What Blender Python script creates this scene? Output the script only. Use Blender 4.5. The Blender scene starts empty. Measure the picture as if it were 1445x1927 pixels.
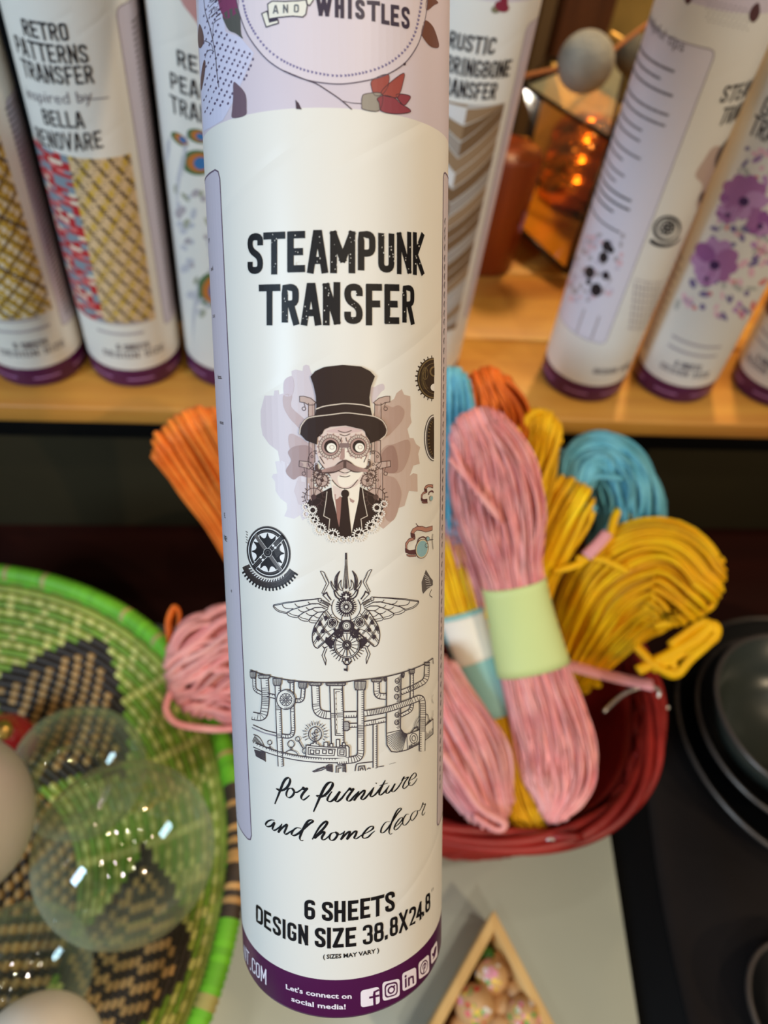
import bpy, bmesh, math, random
import numpy as np
from mathutils import Vector, Matrix
from mathutils.geometry import tessellate_polygon

R_ = math.radians
scene = bpy.context.scene
COL = scene.collection

# ---------------------------------------------------------------- camera
FPX = 1400.0; CX = 722.5; CY = 963.5; CAMZ = 0.58
M3 = np.array([[0.99067969, 0.0083061, 0.13595868],
               [-0.08328895, -0.75286, 0.65288956],
               [0.10778081, -0.65812828, -0.7451513]])   # camera (right, down, forward) -> world
CAM = np.array([0.0, 0.0, CAMZ])
cd = bpy.data.cameras.new('camera'); cam = bpy.data.objects.new('camera', cd); COL.objects.link(cam)
cd.sensor_fit = 'VERTICAL'; cd.sensor_height = 36.0; cd.sensor_width = 27.0
cd.lens = FPX * 36.0 / 1927.0; cd.clip_start = 0.01; cd.clip_end = 30
rx, dn, fw = M3[:, 0], M3[:, 1], M3[:, 2]
mw = Matrix(((rx[0], -dn[0], -fw[0], 0), (rx[1], -dn[1], -fw[1], 0), (rx[2], -dn[2], -fw[2], CAMZ), (0, 0, 0, 1)))
cam.matrix_world = mw
cd.dof.use_dof = True; cd.dof.focus_distance = 0.183; cd.dof.aperture_fstop = cd.lens / 2.5
scene.camera = cam

# ---------------------------------------------------------------- world, lamps, exposure
w = bpy.data.worlds.new('shop'); scene.world = w; w.use_nodes = True
w.node_tree.nodes['Background'].inputs[0].default_value = (0.95, 0.88, 0.80, 1)
w.node_tree.nodes['Background'].inputs[1].default_value = 0.06
def lamp(kind, loc, power, color, size=0.05, target=None, sy=None, spot=None):
    l = bpy.data.lights.new('ceiling_lamp' if kind != 'AREA' else 'window_light', kind)
    l.energy = power; l.color = color
    if kind == 'AREA':
        l.shape = 'RECTANGLE'; l.size = size; l.size_y = sy or size
    else:
        l.shadow_soft_size = size
    o = bpy.data.objects.new(l.name, l); COL.objects.link(o); o.location = loc
    if target is not None:
        o.rotation_euler = (Vector(target) - Vector(loc)).to_track_quat('-Z', 'Y').to_euler()
    return o
WARM = (1.0, 0.77, 0.50); NEUT = (1.0, 0.88, 0.72)
for loc, p, c in (((1.35, -1.45, 1.65), 58, WARM), ((0.30, -1.60, 1.95), 34, NEUT), ((0.85, -0.35, 2.1), 30, NEUT), ((-0.75, -0.9, 2.1), 12, NEUT),
                  ((1.6, 0.2, 2.1), 8, WARM), ((-0.2, 0.3, 2.3), 9, NEUT), ((0.40, 0.82, 1.05), 19, (1.0, 0.70, 0.38)),
                  ((-1.3, 0.8, 2.2), 4, WARM), ((-0.5, -1.9, 2.2), 9, NEUT), ((-0.1, -1.1, 2.3), 5, NEUT), ((0.6, -1.0, 2.3), 5, WARM)):
    lamp('POINT', loc, p, c, 0.035)
lamp('AREA', (-1.5, -1.0, 1.15), 34, (0.55, 0.77, 1.0), 0.3, (0, 0.2, 0.35), 0.8)
scene.view_settings.view_transform = 'Standard'; scene.view_settings.look = 'None'
scene.view_settings.gamma = 1.0; scene.view_settings.use_curve_mapping = False
scene.view_settings.exposure = 0.0
scene.cycles.max_bounces = 8; scene.cycles.transparent_max_bounces = 16
scene.cycles.caustics_reflective = False; scene.cycles.caustics_refractive = False

# ---------------------------------------------------------------- helpers
def lin(c):
    return tuple((x / 255.0 / 12.92) if x / 255.0 <= 0.04045 else ((x / 255.0 + 0.055) / 1.055) ** 2.4 for x in c)
_m = {}
def mat(name, rgb, rough=0.6, metal=0.0, spec=0.35, coat=0.0, var=0.0, vscale=40.0, bump=0.0, bscale=200.0, rgb2=None, stretch=(1, 1, 1)):
    if name in _m: return _m[name]
    m = bpy.data.materials.new(name); m.use_nodes = True; nt = m.node_tree; b = nt.nodes['Principled BSDF']
    c = lin(rgb) + (1,)
    b.inputs['Base Color'].default_value = c; b.inputs['Roughness'].default_value = rough
    b.inputs['Metallic'].default_value = metal; b.inputs['Specular IOR Level'].default_value = spec
    b.inputs['Coat Weight'].default_value = coat
    if var or bump or rgb2:
        tc = nt.nodes.new('ShaderNodeTexCoord'); mp = nt.nodes.new('ShaderNodeMapping'); mp.inputs['Scale'].default_value = stretch
        nt.links.new(tc.outputs['Object'], mp.inputs['Vector'])
    if var or rgb2:
        n = nt.nodes.new('ShaderNodeTexNoise'); n.inputs['Scale'].default_value = vscale; n.inputs['Detail'].default_value = 5
        nt.links.new(mp.outputs[0], n.inputs['Vector'])
        r = nt.nodes.new('ShaderNodeValToRGB'); nt.links.new(n.outputs['Fac'], r.inputs[0]); nt.links.new(r.outputs[0], b.inputs['Base Color'])
        lo = lin(rgb2) if rgb2 else tuple(max(0, x * (1 - var)) for x in c[:3]); hi = tuple(min(1, x * (1 + var)) for x in c[:3])
        r.color_ramp.elements[0].color = lo + (1,); r.color_ramp.elements[1].color = hi + (1,)
        r.color_ramp.elements[0].position = 0.35; r.color_ramp.elements[1].position = 0.65
    if bump:
        n2 = nt.nodes.new('ShaderNodeTexNoise'); n2.inputs['Scale'].default_value = bscale; n2.inputs['Detail'].default_value = 3
        nt.links.new(mp.outputs[0], n2.inputs['Vector'])
        bp = nt.nodes.new('ShaderNodeBump'); bp.inputs['Strength'].default_value = bump; bp.inputs['Distance'].default_value = 0.002
        nt.links.new(n2.outputs['Fac'], bp.inputs['Height']); nt.links.new(bp.outputs[0], b.inputs['Normal'])
    _m[name] = m; return m
def vcmat(name, rough=0.8, bump=0.0):
    if name in _m: return _m[name]
    m = bpy.data.materials.new(name); m.use_nodes = True; nt = m.node_tree; b = nt.nodes['Principled BSDF']
    a = nt.nodes.new('ShaderNodeVertexColor'); a.layer_name = 'Col'
    nt.links.new(a.outputs[0], b.inputs['Base Color']); b.inputs['Roughness'].default_value = rough
    _m[name] = m; return m
def glassmat(name, tint, rough=0.0, dens=0.12):
    if name in _m: return _m[name]
    m = bpy.data.materials.new(name); m.use_nodes = True; nt = m.node_tree; nt.nodes.remove(nt.nodes['Principled BSDF'])
    out = nt.nodes['Material Output']
    tr = nt.nodes.new('ShaderNodeBsdfTransparent'); tr.inputs[0].default_value = lin(tint) + (1,)
    gl = nt.nodes.new('ShaderNodeBsdfGlossy'); gl.inputs['Roughness'].default_value = rough; gl.inputs[0].default_value = (1, 1, 1, 1)
    lw3 = nt.nodes.new('ShaderNodeLayerWeight'); lw3.inputs[0].default_value = 0.5
    pw = nt.nodes.new('ShaderNodeMath'); pw.operation = 'POWER'; pw.inputs[1].default_value = 4.0; nt.links.new(lw3.outputs['Facing'], pw.inputs[0])
    lw = nt.nodes.new('ShaderNodeMath'); lw.operation = 'MULTIPLY_ADD'; lw.inputs[1].default_value = 0.60; lw.inputs[2].default_value = 0.045; nt.links.new(pw.outputs[0], lw.inputs[0])
    mx = nt.nodes.new('ShaderNodeMixShader'); nt.links.new(lw.outputs[0], mx.inputs[0]); nt.links.new(tr.outputs[0], mx.inputs[1]); nt.links.new(gl.outputs[0], mx.inputs[2])
    df = nt.nodes.new('ShaderNodeBsdfDiffuse'); df.inputs[0].default_value = lin((190, 196, 170)) + (1,)
    lw2 = nt.nodes.new('ShaderNodeLayerWeight'); lw2.inputs[0].default_value = 0.35
    ml = nt.nodes.new('ShaderNodeMath'); ml.operation = 'MULTIPLY'; ml.inputs[1].default_value = dens * 3; nt.links.new(lw2.outputs['Facing'], ml.inputs[0])
    mx2 = nt.nodes.new('ShaderNodeMixShader'); nt.links.new(ml.outputs[0], mx2.inputs[0]); nt.links.new(mx.outputs[0], mx2.inputs[1]); nt.links.new(df.outputs[0], mx2.inputs[2])
    nt.links.new(mx2.outputs[0], out.inputs[0]); _m[name] = m; return m

def empty(name, loc, label=None, cat=None, group=None, kind=None, parent=None):
    o = bpy.data.objects.new(name, None); COL.objects.link(o); o.location = loc; o.empty_display_size = 0.01
    if parent: o.parent = parent
    return tag(o, label, cat, group, kind)
def tag(o, label=None, cat=None, group=None, kind=None):
    if label: o['label'] = label
    if cat: o['category'] = cat
    if group: o['group'] = group
    if kind: o['kind'] = kind
    return o
def org(parent):
    v = Vector((0, 0, 0))
    while parent is not None:
        v = v + parent.location; parent = parent.parent
    return v
def obj(name, verts, faces, mats, parent=None, smooth=False, label=None, midx=None):
    """verts in WORLD coordinates; stored relative to the parent's origin"""
    o0 = org(parent)
    me = bpy.data.meshes.new(name); me.from_pydata([(Vector(v) - o0) for v in verts], [], faces)
    for m in (mats if isinstance(mats, (list, tuple)) else [mats]): me.materials.append(m)
    if midx is not None: me.polygons.foreach_set('material_index', midx)
    if smooth: me.polygons.foreach_set('use_smooth', [True] * len(me.polygons))
    me.update()
    o = bpy.data.objects.new(name, me); COL.objects.link(o)
    if parent is not None: o.parent = parent
    if label: o['label'] = label
    return o
def obj_bm(name, bm, mats, parent=None, smooth=False, label=None):
    vs = [v.co.copy() for v in bm.verts]; bm.verts.index_update()
    fs = [[v.index for v in f.verts] for f in bm.faces]; mi = [f.material_index for f in bm.faces]
    o = obj(name, vs, fs, mats, parent, smooth, label, mi); bm.free(); return o
def W(px, py, depth):
    c = np.array([(px - CX) / FPX, (py - CY) / FPX, 1.0]) * depth
    return Vector(M3 @ c + CAM)
def raydir(px, py):
    v = M3 @ np.array([(px - CX) / FPX, (py - CY) / FPX, 1.0]); return v / np.linalg.norm(v)
def onz(px, py, z):
    v = raydir(px, py); t = (z - CAMZ) / v[2]; return Vector(CAM + v * t)
def ony(px, py, y):
    v = raydir(px, py); return Vector(CAM + v * (y / v[1]))
def box_verts(x0, x1, y0, y1, z0, z1):
    return [(x0, y0, z0), (x1, y0, z0), (x1, y1, z0), (x0, y1, z0), (x0, y0, z1), (x1, y0, z1), (x1, y1, z1), (x0, y1, z1)], \
           [(0, 3, 2, 1), (4, 5, 6, 7), (0, 1, 5, 4), (1, 2, 6, 5), (2, 3, 7, 6), (3, 0, 4, 7)]
def bevbox(name, x0, x1, y0, y1, z0, z1, m, parent=None, bev=0.002, label=None, seg=2):
    bm = bmesh.new(); vs, fs = box_verts(x0, x1, y0, y1, z0, z1)
    bv = [bm.verts.new(v) for v in vs]
    for f in fs: bm.faces.new([bv[i] for i in f])
    bmesh.ops.bevel(bm, geom=bm.edges[:], offset=bev, segments=seg, profile=0.5, affect='EDGES')
    return obj_bm(name, bm, m, parent, True, label)
def catmull(pts, n=6, closed=False):
    P = [np.array(p, float) for p in pts]; out = []; L = len(P)
    rng = range(L if closed else L - 1)
    for i in rng:
        if closed: p0, p1, p2, p3 = P[(i - 1) % L], P[i], P[(i + 1) % L], P[(i + 2) % L]
        else: p0, p1, p2, p3 = P[max(i - 1, 0)], P[i], P[i + 1], P[min(i + 2, L - 1)]
        for k in range(n):
            t = k / n
            out.append(0.5 * ((2 * p1) + (-p0 + p2) * t + (2 * p0 - 5 * p1 + 4 * p2 - p3) * t * t + (-p0 + 3 * p1 - 3 * p2 + p3) * t ** 3))
    if not closed: out.append(P[-1])
    return out
def tube_mesh(path, rad, sides=6, closed=False, flat=1.0):
    """path: list of 3-vectors (np); rad number or list"""
    n = len(path); P = [np.array(p, float) for p in path]; V = []; F = []
    up = np.array([0.3, 0.2, 1.0]); prev = None
    for i in range(n):
        a = P[(i + 1) % n] if (closed or i < n - 1) else P[i]; b = P[(i - 1) % n] if (closed or i > 0) else P[i]
        t = a - b; t = t / (np.linalg.norm(t) + 1e-12)
        if prev is None:
            s = np.cross(t, up); 
            if np.linalg.norm(s) < 1e-3: s = np.cross(t, np.array([1.0, 0, 0]))
        else: s = prev - t * (prev @ t)
        s = s / (np.linalg.norm(s) + 1e-12); prev = s; q = np.cross(t, s)
        r = rad[i] if hasattr(rad, '__len__') else rad
        for k in range(sides):
            an = 2 * math.pi * k / sides; V.append(P[i] + r * (math.cos(an) * s + flat * math.sin(an) * q))
    m = n if closed else n - 1
    for i in range(m):
        for k in range(sides):
            a = i * sides + k; b = i * sides + (k + 1) % sides; j = (i + 1) % n
            F.append((a, b, j * sides + (k + 1) % sides, j * sides + k))
    if not closed:
        F.append(tuple(range(sides))[::-1]); F.append(tuple((n - 1) * sides + k for k in range(sides)))
    return V, F
def lathe(name, prof, cen, ax, m, parent=None, seg=64, label=None, cap0=True, cap1=True, midx=None, hscale=None):
    """prof: list of (r, h); revolve about axis ax through cen"""
    ax = np.array(ax, float); ax /= np.linalg.norm(ax); a = np.cross(ax, [0.1, 1, 0.05]); a /= np.linalg.norm(a); b = np.cross(ax, a)
    V = []; F = []; MI = []; cen = np.array(cen, float)
    for r, h in prof:
        for k in range(seg):
            t = 2 * math.pi * k / seg; V.append(cen + ax * h + r * (math.cos(t) * a + math.sin(t) * b))
    for i in range(len(prof) - 1):
        for k in range(seg):
            F.append((i * seg + k, i * seg + (k + 1) % seg, (i + 1) * seg + (k + 1) % seg, (i + 1) * seg + k)); MI.append(midx[i] if midx else 0)
    if cap0 and prof[0][0] > 1e-6: F.append(tuple(range(seg))[::-1]); MI.append(midx[0] if midx else 0)
    if cap1 and prof[-1][0] > 1e-6: F.append(tuple((len(prof) - 1) * seg + k for k in range(seg))); MI.append(midx[-1] if midx else 0)
    return obj(name, V, F, m, parent, True, label, MI)
def ball(name, cen, r, m, parent=None, seg=32, sc=(1, 1, 1), label=None):
    bm = bmesh.new(); bmesh.ops.create_uvsphere(bm, u_segments=seg, v_segments=seg // 2, radius=r)
    for v in bm.verts: v.co = Vector((v.co.x * sc[0], v.co.y * sc[1], v.co.z * sc[2])) + Vector(cen)
    return obj_bm(name, bm, m, parent, True, label)

# ---------------------------------------------------------------- printing on a cylinder
class Surf:
    def __init__(s, base, d, r, eps=4e-5):
        s.B = np.array(base, float); s.d = np.array(d, float); s.d /= np.linalg.norm(s.d); s.r = r; s.eps = eps
        v = CAM - s.B; v = v - s.d * (v @ s.d); s.e0 = v / np.linalg.norm(v)
        s.e1 = np.cross(s.d, s.e0)
        if s.e1 @ M3[:, 0] < 0: s.e1 = -s.e1
    def uv(s, px, py):
        v = raydir(px, py); o = CAM - s.B; vp = v - s.d * (v @ s.d); op = o - s.d * (o @ s.d)
        a = vp @ vp; b = 2 * vp @ op; c = op @ op - s.r ** 2; D = max(b * b - 4 * a * c, 0)
        t = (-b - math.sqrt(D)) / (2 * a); X = o + v * t; h = X @ s.d; q = X - s.d * h
        return (s.r * math.atan2(q @ s.e1, q @ s.e0), h)
    def pt(s, u, v, k=0):
        th = u / s.r; rr = s.r + s.eps * k
        return s.B + s.d * v + rr * (math.cos(th) * s.e0 + math.sin(th) * s.e1)
class Ink:
    """one printed part: strokes and fills wrapped on a cylinder, one mesh"""
    def __init__(s, surf, scale): s.S = surf; s.V = []; s.F = []; s.MI = []; s.mats = []; s.k = scale
    def mi(s, m):
        if m not in s.mats: s.mats.append(m)
        return s.mats.index(m)
    def _quadstrip(s, L, R, m, k):
        i0 = len(s.V); n = len(L)
        for a, b in zip(L, R): s.V.append(s.S.pt(a[0], a[1], k)); s.V.append(s.S.pt(b[0], b[1], k))
        for i in range(n - 1): s.F.append((i0 + 2 * i, i0 + 2 * i + 1, i0 + 2 * i + 3, i0 + 2 * i + 2)); s.MI.append(s.mi(m))
    def ribbon(s, pts, w, m, k=2, callig=False, taper=False):
        P = [np.array(p, float) for p in pts]; Q = [P[0]]
        for p in P[1:]:
            L = np.linalg.norm(p - Q[-1])
            if L < 1e-7: continue
            n = max(1, int(L / 0.0012)); q0 = Q[-1]
            for i in range(1, n + 1): Q.append(q0 + (p - q0) * i / n)
        if len(Q) < 2: return
        A = []; B = []; N = len(Q)
        for i, p in enumerate(Q):
            t = Q[min(i + 1, N - 1)] - Q[max(i - 1, 0)]; t = t / (np.linalg.norm(t) + 1e-12); nn = np.array([-t[1], t[0]])
            ww = w
            if callig:
                ww = w * (0.42 + 0.85 * abs(t @ np.array([0.45, 0.89])) ** 2)
                ww *= min(1, 0.45 + 3.0 * min(i, N - 1 - i) / N)
            if taper: ww = w * math.sin(math.pi * min(0.97, max(0.03, i / (N - 1))))
            A.append(p + nn * ww / 2); B.append(p - nn * ww / 2)
        s._quadstrip(A, B, m, k)
    def line(s, pts, w, m, k=2, closed=False):
        pts = [np.array(p, float) for p in pts]
        if closed: pts = pts + [pts[0]]
        for a, b in zip(pts[:-1], pts[1:]):
            t = b - a; L = np.linalg.norm(t)
            if L < 1e-8: continue
            t = t / L * w * 0.42; s.ribbon([a - t, b + t], w, m, k)
    def fill(s, poly, m, k=1):
        us = [p[0] for p in poly]; lo, hi = min(us), max(us)
        pv = [Vector((p[0], p[1], 0)) for p in poly]
        tri = tessellate_polygon([pv])
        if hi - lo < 0.0025:
            i0 = len(s.V)
            for p in poly: s.V.append(s.S.pt(p[0], p[1], k))
            for t in tri: s.F.append(tuple(i0 + i for i in t)); s.MI.append(s.mi(m))
            return
        bm = bmesh.new(); bv = [bm.verts.new(v) for v in pv]
        for t in tri:
            try: bm.faces.new([bv[i] for i in t])
            except ValueError: pass
        n = int((hi - lo) / 0.0018) + 1
        for i in range(1, n):
            bmesh.ops.bisect_plane(bm, geom=bm.verts[:] + bm.edges[:] + bm.faces[:], plane_co=(lo + (hi - lo) * i / n, 0, 0), plane_no=(1, 0, 0))
        bm.verts.index_update(); i0 = len(s.V)
        for v in bm.verts: s.V.append(s.S.pt(v.co.x, v.co.y, k))
        for f in bm.faces: s.F.append(tuple(i0 + v.index for v in f.verts)); s.MI.append(s.mi(m))
        bm.free()
    # pixel-coordinate drawing (photo pixels are projected on the surface)
    def U(s, pts): return [s.S.uv(p[0], p[1]) for p in pts]
    def pl(s, pts, w, m, k=2, smooth=False, closed=False, callig=False, taper=False):
        if smooth: pts = catmull(pts, 5, closed)
        if smooth and closed: pts = list(pts) + [pts[0]]
        u = s.U(pts)
        if smooth or callig or taper: s.ribbon(u, w * s.k, m, k, callig, taper)
        else: s.line(u, w * s.k, m, k, closed)
    def pf(s, pts, m, k=1, smooth=False):
        if smooth: pts = catmull(pts, 4, True)
        q = []
        n = len(pts)
        for i in range(n):
            a = np.array(pts[i], float); b = np.array(pts[(i + 1) % n], float); c = max(1, int(np.linalg.norm(b - a) / 14))
            for j in range(c): q.append(a + (b - a) * j / c)
        s.fill(s.U(q), m, k)
    def ell(s, cx, cy, rx, ry, m, k=1, w=None, rot=0, n=28, a0=0, a1=360):
        pts = []
        full = (a1 - a0 >= 360)
        for i in range(n if full else n + 1):
            t = R_(a0 + (a1 - a0) * i / n); x = rx * math.cos(t); y = ry * math.sin(t)
            pts.append((cx + x * math.cos(rot) - y * math.sin(rot), cy + x * math.sin(rot) + y * math.cos(rot)))
        if w is None: s.fill(s.U(pts), m, k)
        else:
            if full: pts.append(pts[0]); pts.append(pts[1])
            s.ribbon(s.U(pts), w * s.k, m, k)
    def gear(s, cx, cy, r, m, k=3, teeth=12, w=2.0, sy=1.0, hub=True):
        s.ell(cx, cy, r * 0.8, r * 0.8 * sy, m, k, w=w, n=20)
        for i in range(teeth):
            a = 2 * math.pi * i / teeth; c, q = math.cos(a), math.sin(a)
            s.pl([(cx + r * 0.8 * c, cy + r * 0.8 * q * sy), (cx + r * 1.08 * c, cy + r * 1.08 * q * sy)], w * 1.1, m, k)
        if hub:
            for i in range(4):
                a = math.pi * i / 4 + 0.3; c, q = math.cos(a), math.sin(a)
                if i % 2 == 0: s.pl([(cx - r * 0.8 * c, cy - r * 0.8 * q * sy), (cx + r * 0.8 * c, cy + r * 0.8 * q * sy)], w * 0.6, m, k)
            s.ell(cx, cy, r * 0.25, r * 0.25 * sy, m, k, n=8)
    def build(s, name, parent, label=None):
        if not s.F: return None
        return obj(name, s.V, s.F, s.mats, parent, False, label, s.MI)

# condensed capital letters: strokes on a box 1 high; points (x, y[, 1 = rounded corner])
l_, r_, m_ = .075, .375, .225
GL = {
 'S': (.45, [[(r_, .70), (r_, .93, 1), (l_, .93, 1), (l_, .60, 1), (r_, .40, 1), (r_, .07, 1), (l_, .07, 1), (l_, .30)]]),
 'T': (.46, [[(.02, .93), (.44, .93)], [(.23, .93), (.23, .02)]]),
 'E': (.43, [[(.37, .93), (l_, .93), (l_, .07), (.37, .07)], [(l_, .5), (.32, .5)]]),
 'A': (.47, [[(.05, .02), (.2, .95), (.27, .95), (.42, .02)], [(.11, .27), (.36, .27)]]),
 'M': (.58, [[(.075, .02), (.075, .93), (.29, .30), (.505, .93), (.505, .02)]]),
 'P': (.45, [[(l_, .02), (l_, .93), (r_, .93, 1), (r_, .46, 1), (l_, .46)]]),
 'U': (.45, [[(l_, .98), (l_, .07, 1), (r_, .07, 1), (r_, .98)]]),
 'N': (.47, [[(l_, .02), (l_, .95), (.395, .05), (.395, .98)]]),
 'K': (.46, [[(l_, .02), (l_, .98)], [(.40, .97), (.12, .48), (.40, .03)]]),
 'R': (.46, [[(l_, .02), (l_, .93), (r_, .93, 1), (r_, .50, 1), (l_, .50)], [(.24, .50), (.38, .03)]]),
 'F': (.41, [[(.36, .93), (l_, .93), (l_, .02)], [(l_, .5), (.31, .5)]]),
 'O': (.45, [[(m_, .93), (r_, .93, 1), (r_, .07, 1), (l_, .07, 1), (l_, .93, 1), (m_, .93)]]),
 'D': (.45, [[(l_, .93), (r_, .93, 1), (r_, .07, 1), (l_, .07), (l_, .93)]]),
 'B': (.45, [[(l_, .93), (.35, .93, 1), (.35, .52, 1), (l_, .52), (l_, .93)], [(l_, .52), (r_, .52, 1), (r_, .07, 1), (l_, .07), (l_, .5)]]),
 'C': (.44, [[(r_, .70), (r_, .93, 1), (l_, .93, 1), (l_, .07, 1), (r_, .07, 1), (r_, .30)]]),
 'G': (.45, [[(r_, .72), (r_, .93, 1), (l_, .93, 1), (l_, .07, 1), (r_, .07, 1), (r_, .46), (.23, .46)]]),
 'I': (.22, [[(.11, .02), (.11, .98)]]),
 'L': (.40, [[(l_, .98), (l_, .07), (.36, .07)]]),
 'V': (.46, [[(.04, .98), (.23, .05), (.42, .98)]]),
 'W': (.64, [[(.05, .98), (.18, .06), (.32, .80), (.46, .06), (.59, .98)]]),
 'H': (.46, [[(l_, .02), (l_, .98)], [(.385, .02), (.385, .98)], [(l_, .5), (.385, .5)]]),
 'X': (.45, [[(.05, .02), (.40, .98)], [(.05, .98), (.40, .02)]]),
 'Y': (.45, [[(.04, .98), (.225, .48), (.41, .98)], [(.225, .48), (.225, .02)]]),
 'Z': (.43, [[(.05, .93), (.37, .93), (.06, .07), (.38, .07)]]),
 '2': (.44, [[(l_, .70), (l_, .93, 1), (r_, .93, 1), (r_, .58, 1), (.08, .07), (.39, .07)]]),
 '3': (.44, [[(l_, .73), (l_, .93, 1), (.36, .93, 1), (.36, .52, 1), (.2, .52)], [(.2, .52), (r_, .52, 1), (r_, .07, 1), (l_, .07, 1), (l_, .27)]]),
 '4': (.46, [[(.31, .02), (.31, .93), (.05, .27), (.43, .27)]]),
 '6': (.45, [[(r_, .75), (r_, .93, 1), (l_, .93, 1), (l_, .07, 1), (r_, .07, 1), (r_, .55, 1), (l_, .55)]]),
 '8': (.45, [[(m_, .93), (.36, .93, 1), (.36, .52, 1), (.09, .52, 1), (.09, .93, 1), (m_, .93)], [(m_, .52), (r_, .52, 1), (r_, .07, 1), (l_, .07, 1), (l_, .52, 1), (m_, .52)]]),
 '.': (.20, [[(.09, .03), (.09, .13)]]), '"': (.22, [[(.05, .98), (.05, .84)], [(.15, .98), (.15, .84)]]), ' ': (.26, []),
}
def roundpoly(p, rad=.15):
    out = []
    for i, q in enumerate(p):
        if len(q) > 2 and 0 < i < len(p) - 1:
            c = np.array(q[:2]); a = np.array(p[i - 1][:2]); b = np.array(p[i + 1][:2])
            da = np.linalg.norm(a - c); db = np.linalg.norm(b - c); ra = min(rad, da * .5); rb = min(rad, db * .5)
            A = c + (a - c) / da * ra; B = c + (b - c) / db * rb
            for t in (0, .25, .5, .75, 1): out.append((1 - t) ** 2 * A + 2 * t * (1 - t) * c + t * t * B)
        else: out.append(np.array(q[:2]))
    return out
def quad(v, a, b, c):   # quadratic through a (0), b (.5), c (1)
    return a * (2 * (v - .5) * (v - 1)) + b * (4 * v * (1 - v)) + c * (2 * v * (v - .5))
def caps(ink, text, anchors, h, w, m, k=3, gap=.07, slant=0):
    """stroke capitals along a baseline: anchors = 2 or 3 uv points; h height, w stroke width in metres"""
    A = [np.array(a, float) for a in anchors]
    if len(A) == 2: A = [A[0], (A[0] + A[1]) / 2, A[1]]
    tot = sum(GL[c][0] + gap for c in text) - gap; x = 0
    for c in text:
        adv, st = GL[c]
        for p in st:
            rp = roundpoly(p); q = []
            for P in rp:
                b = quad((x + P[0]) / tot, *A); q.append((b[0] + slant * P[1] * h, b[1] + P[1] * h))
            if any(len(z) > 2 for z in p): ink.ribbon(q, w, m, k); 
            else: ink.line(q, w, m, k)
        x += adv + gap
def letter(ink, c, x0, x1, yb0, yb1, yt0, yt1, w, m, k=3):
    """one capital in a photo-pixel box"""
    adv, st = GL[c]
    for p in st:
        q = []
        for P in roundpoly(p):
            t = P[0] / adv; xb = x0 + (x1 - x0) * t; b = yb0 + (yb1 - yb0) * t; tp = yt0 + (yt1 - yt0) * t
            q.append((xb, b + (tp - b) * P[1]))
        u = ink.U(q)
        if any(len(z) > 2 for z in p): ink.ribbon(u, w * ink.k, m, k)
        else: ink.line(u, w * ink.k, m, k)
_fc = {}
def fonttris(text, bold=0.0):
    key = (text, bold)
    if key not in _fc:
        c = bpy.data.curves.new('t', 'FONT'); c.body = text; c.size = 1.0; c.offset = bold; c.resolution_u = 2
        o = bpy.data.objects.new('t', c); COL.objects.link(o); bpy.context.view_layer.update()
        me = bpy.data.meshes.new_from_object(o.evaluated_get(bpy.context.evaluated_depsgraph_get()))
        vs = [tuple(v.co[:2]) for v in me.vertices]; fs = [tuple(p.vertices) for p in me.polygons]
        bpy.data.objects.remove(o); bpy.data.curves.remove(c); bpy.data.meshes.remove(me); _fc[key] = (vs, fs)
    return _fc[key]
def sans(ink, text, anchors, h, m, k=3, bold=0.0):
    vs, fs = fonttris(text, bold)
    if not vs: return
    A = [np.array(a, float) for a in anchors]
    if len(A) == 2: A = [A[0], (A[0] + A[1]) / 2, A[1]]
    x0 = min(v[0] for v in vs); x1 = max(v[0] for v in vs); i0 = len(ink.V)
    for v in vs:
        b = quad((v[0] - x0) / (x1 - x0), *A); ink.V.append(ink.S.pt(b[0], b[1] + v[1] / .7 * h, k))
    for f in fs: ink.F.append(tuple(i0 + i for i in f)); ink.MI.append(ink.mi(m))

# ================================================================ the setting
TZ = 0.04; SZ = 0.248
wood = mat('shelf_wood', (212, 158, 70), 0.42, spec=0.4, rgb2=(186, 122, 52), vscale=9, stretch=(0.35, 5, 5), bump=0.08, bscale=30)
wood_d = mat('dark_wood', (84, 50, 26), 0.45, rgb2=(52, 27, 14), vscale=7, stretch=(4, 4, 0.4))
wood_o = mat('orange_wood', (176, 98, 34), 0.4, rgb2=(128, 62, 20), vscale=6, stretch=(5, 5, 0.4))
black_m = mat('black_paint', (9, 8, 8), 0.7, spec=0.12)
olive = mat('olive_board', (50, 44, 28), 0.8, spec=0.15, var=0.12, vscale=5)
greyb = mat('grey_board', (196, 205, 196), 0.62, spec=0.3, var=0.05, vscale=6, bump=0.05, bscale=60)
darkcloth = mat('dark_cloth', (32, 27, 25), 0.95, spec=0.08, var=0.2, vscale=9, bump=0.5, bscale=14)
redwood = mat('reddish_wood', (50, 16, 8), 0.6, spec=0.2, rgb2=(38, 12, 6), vscale=6, stretch=(0.4, 5, 5))

v, f = box_verts(-3, 3, -2.5, 3, -0.76, -0.75); obj('floor', v, f, mat('floor_wood', (120, 84, 52), 0.5, rgb2=(96, 62, 36), vscale=3)).__setitem__('kind', 'structure')
v, f = box_verts(-3, 3, 1.6, 1.65, -0.75, 2.5); obj('wall_back', v, f, mat('wall_paint', (122, 88, 48), 0.7, var=0.3, vscale=2)).__setitem__('kind', 'structure')

# display table: dark timber top with a grey board laid on it
tb = empty('display_table', (0.1, 0.3, -0.75), 'dark reddish timber display table under the baskets and the shelf', 'table')
bevbox('tabletop', -0.75, 0.95, -0.22, 0.90, -0.01, 0.02, redwood, tb, 0.003)
for x in (-0.7, 0.88):
    for y in (-0.17, 0.84): bevbox('leg', x, x + 0.05, y, y + 0.05, -0.75, -0.01, redwood, tb, 0.003)
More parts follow.
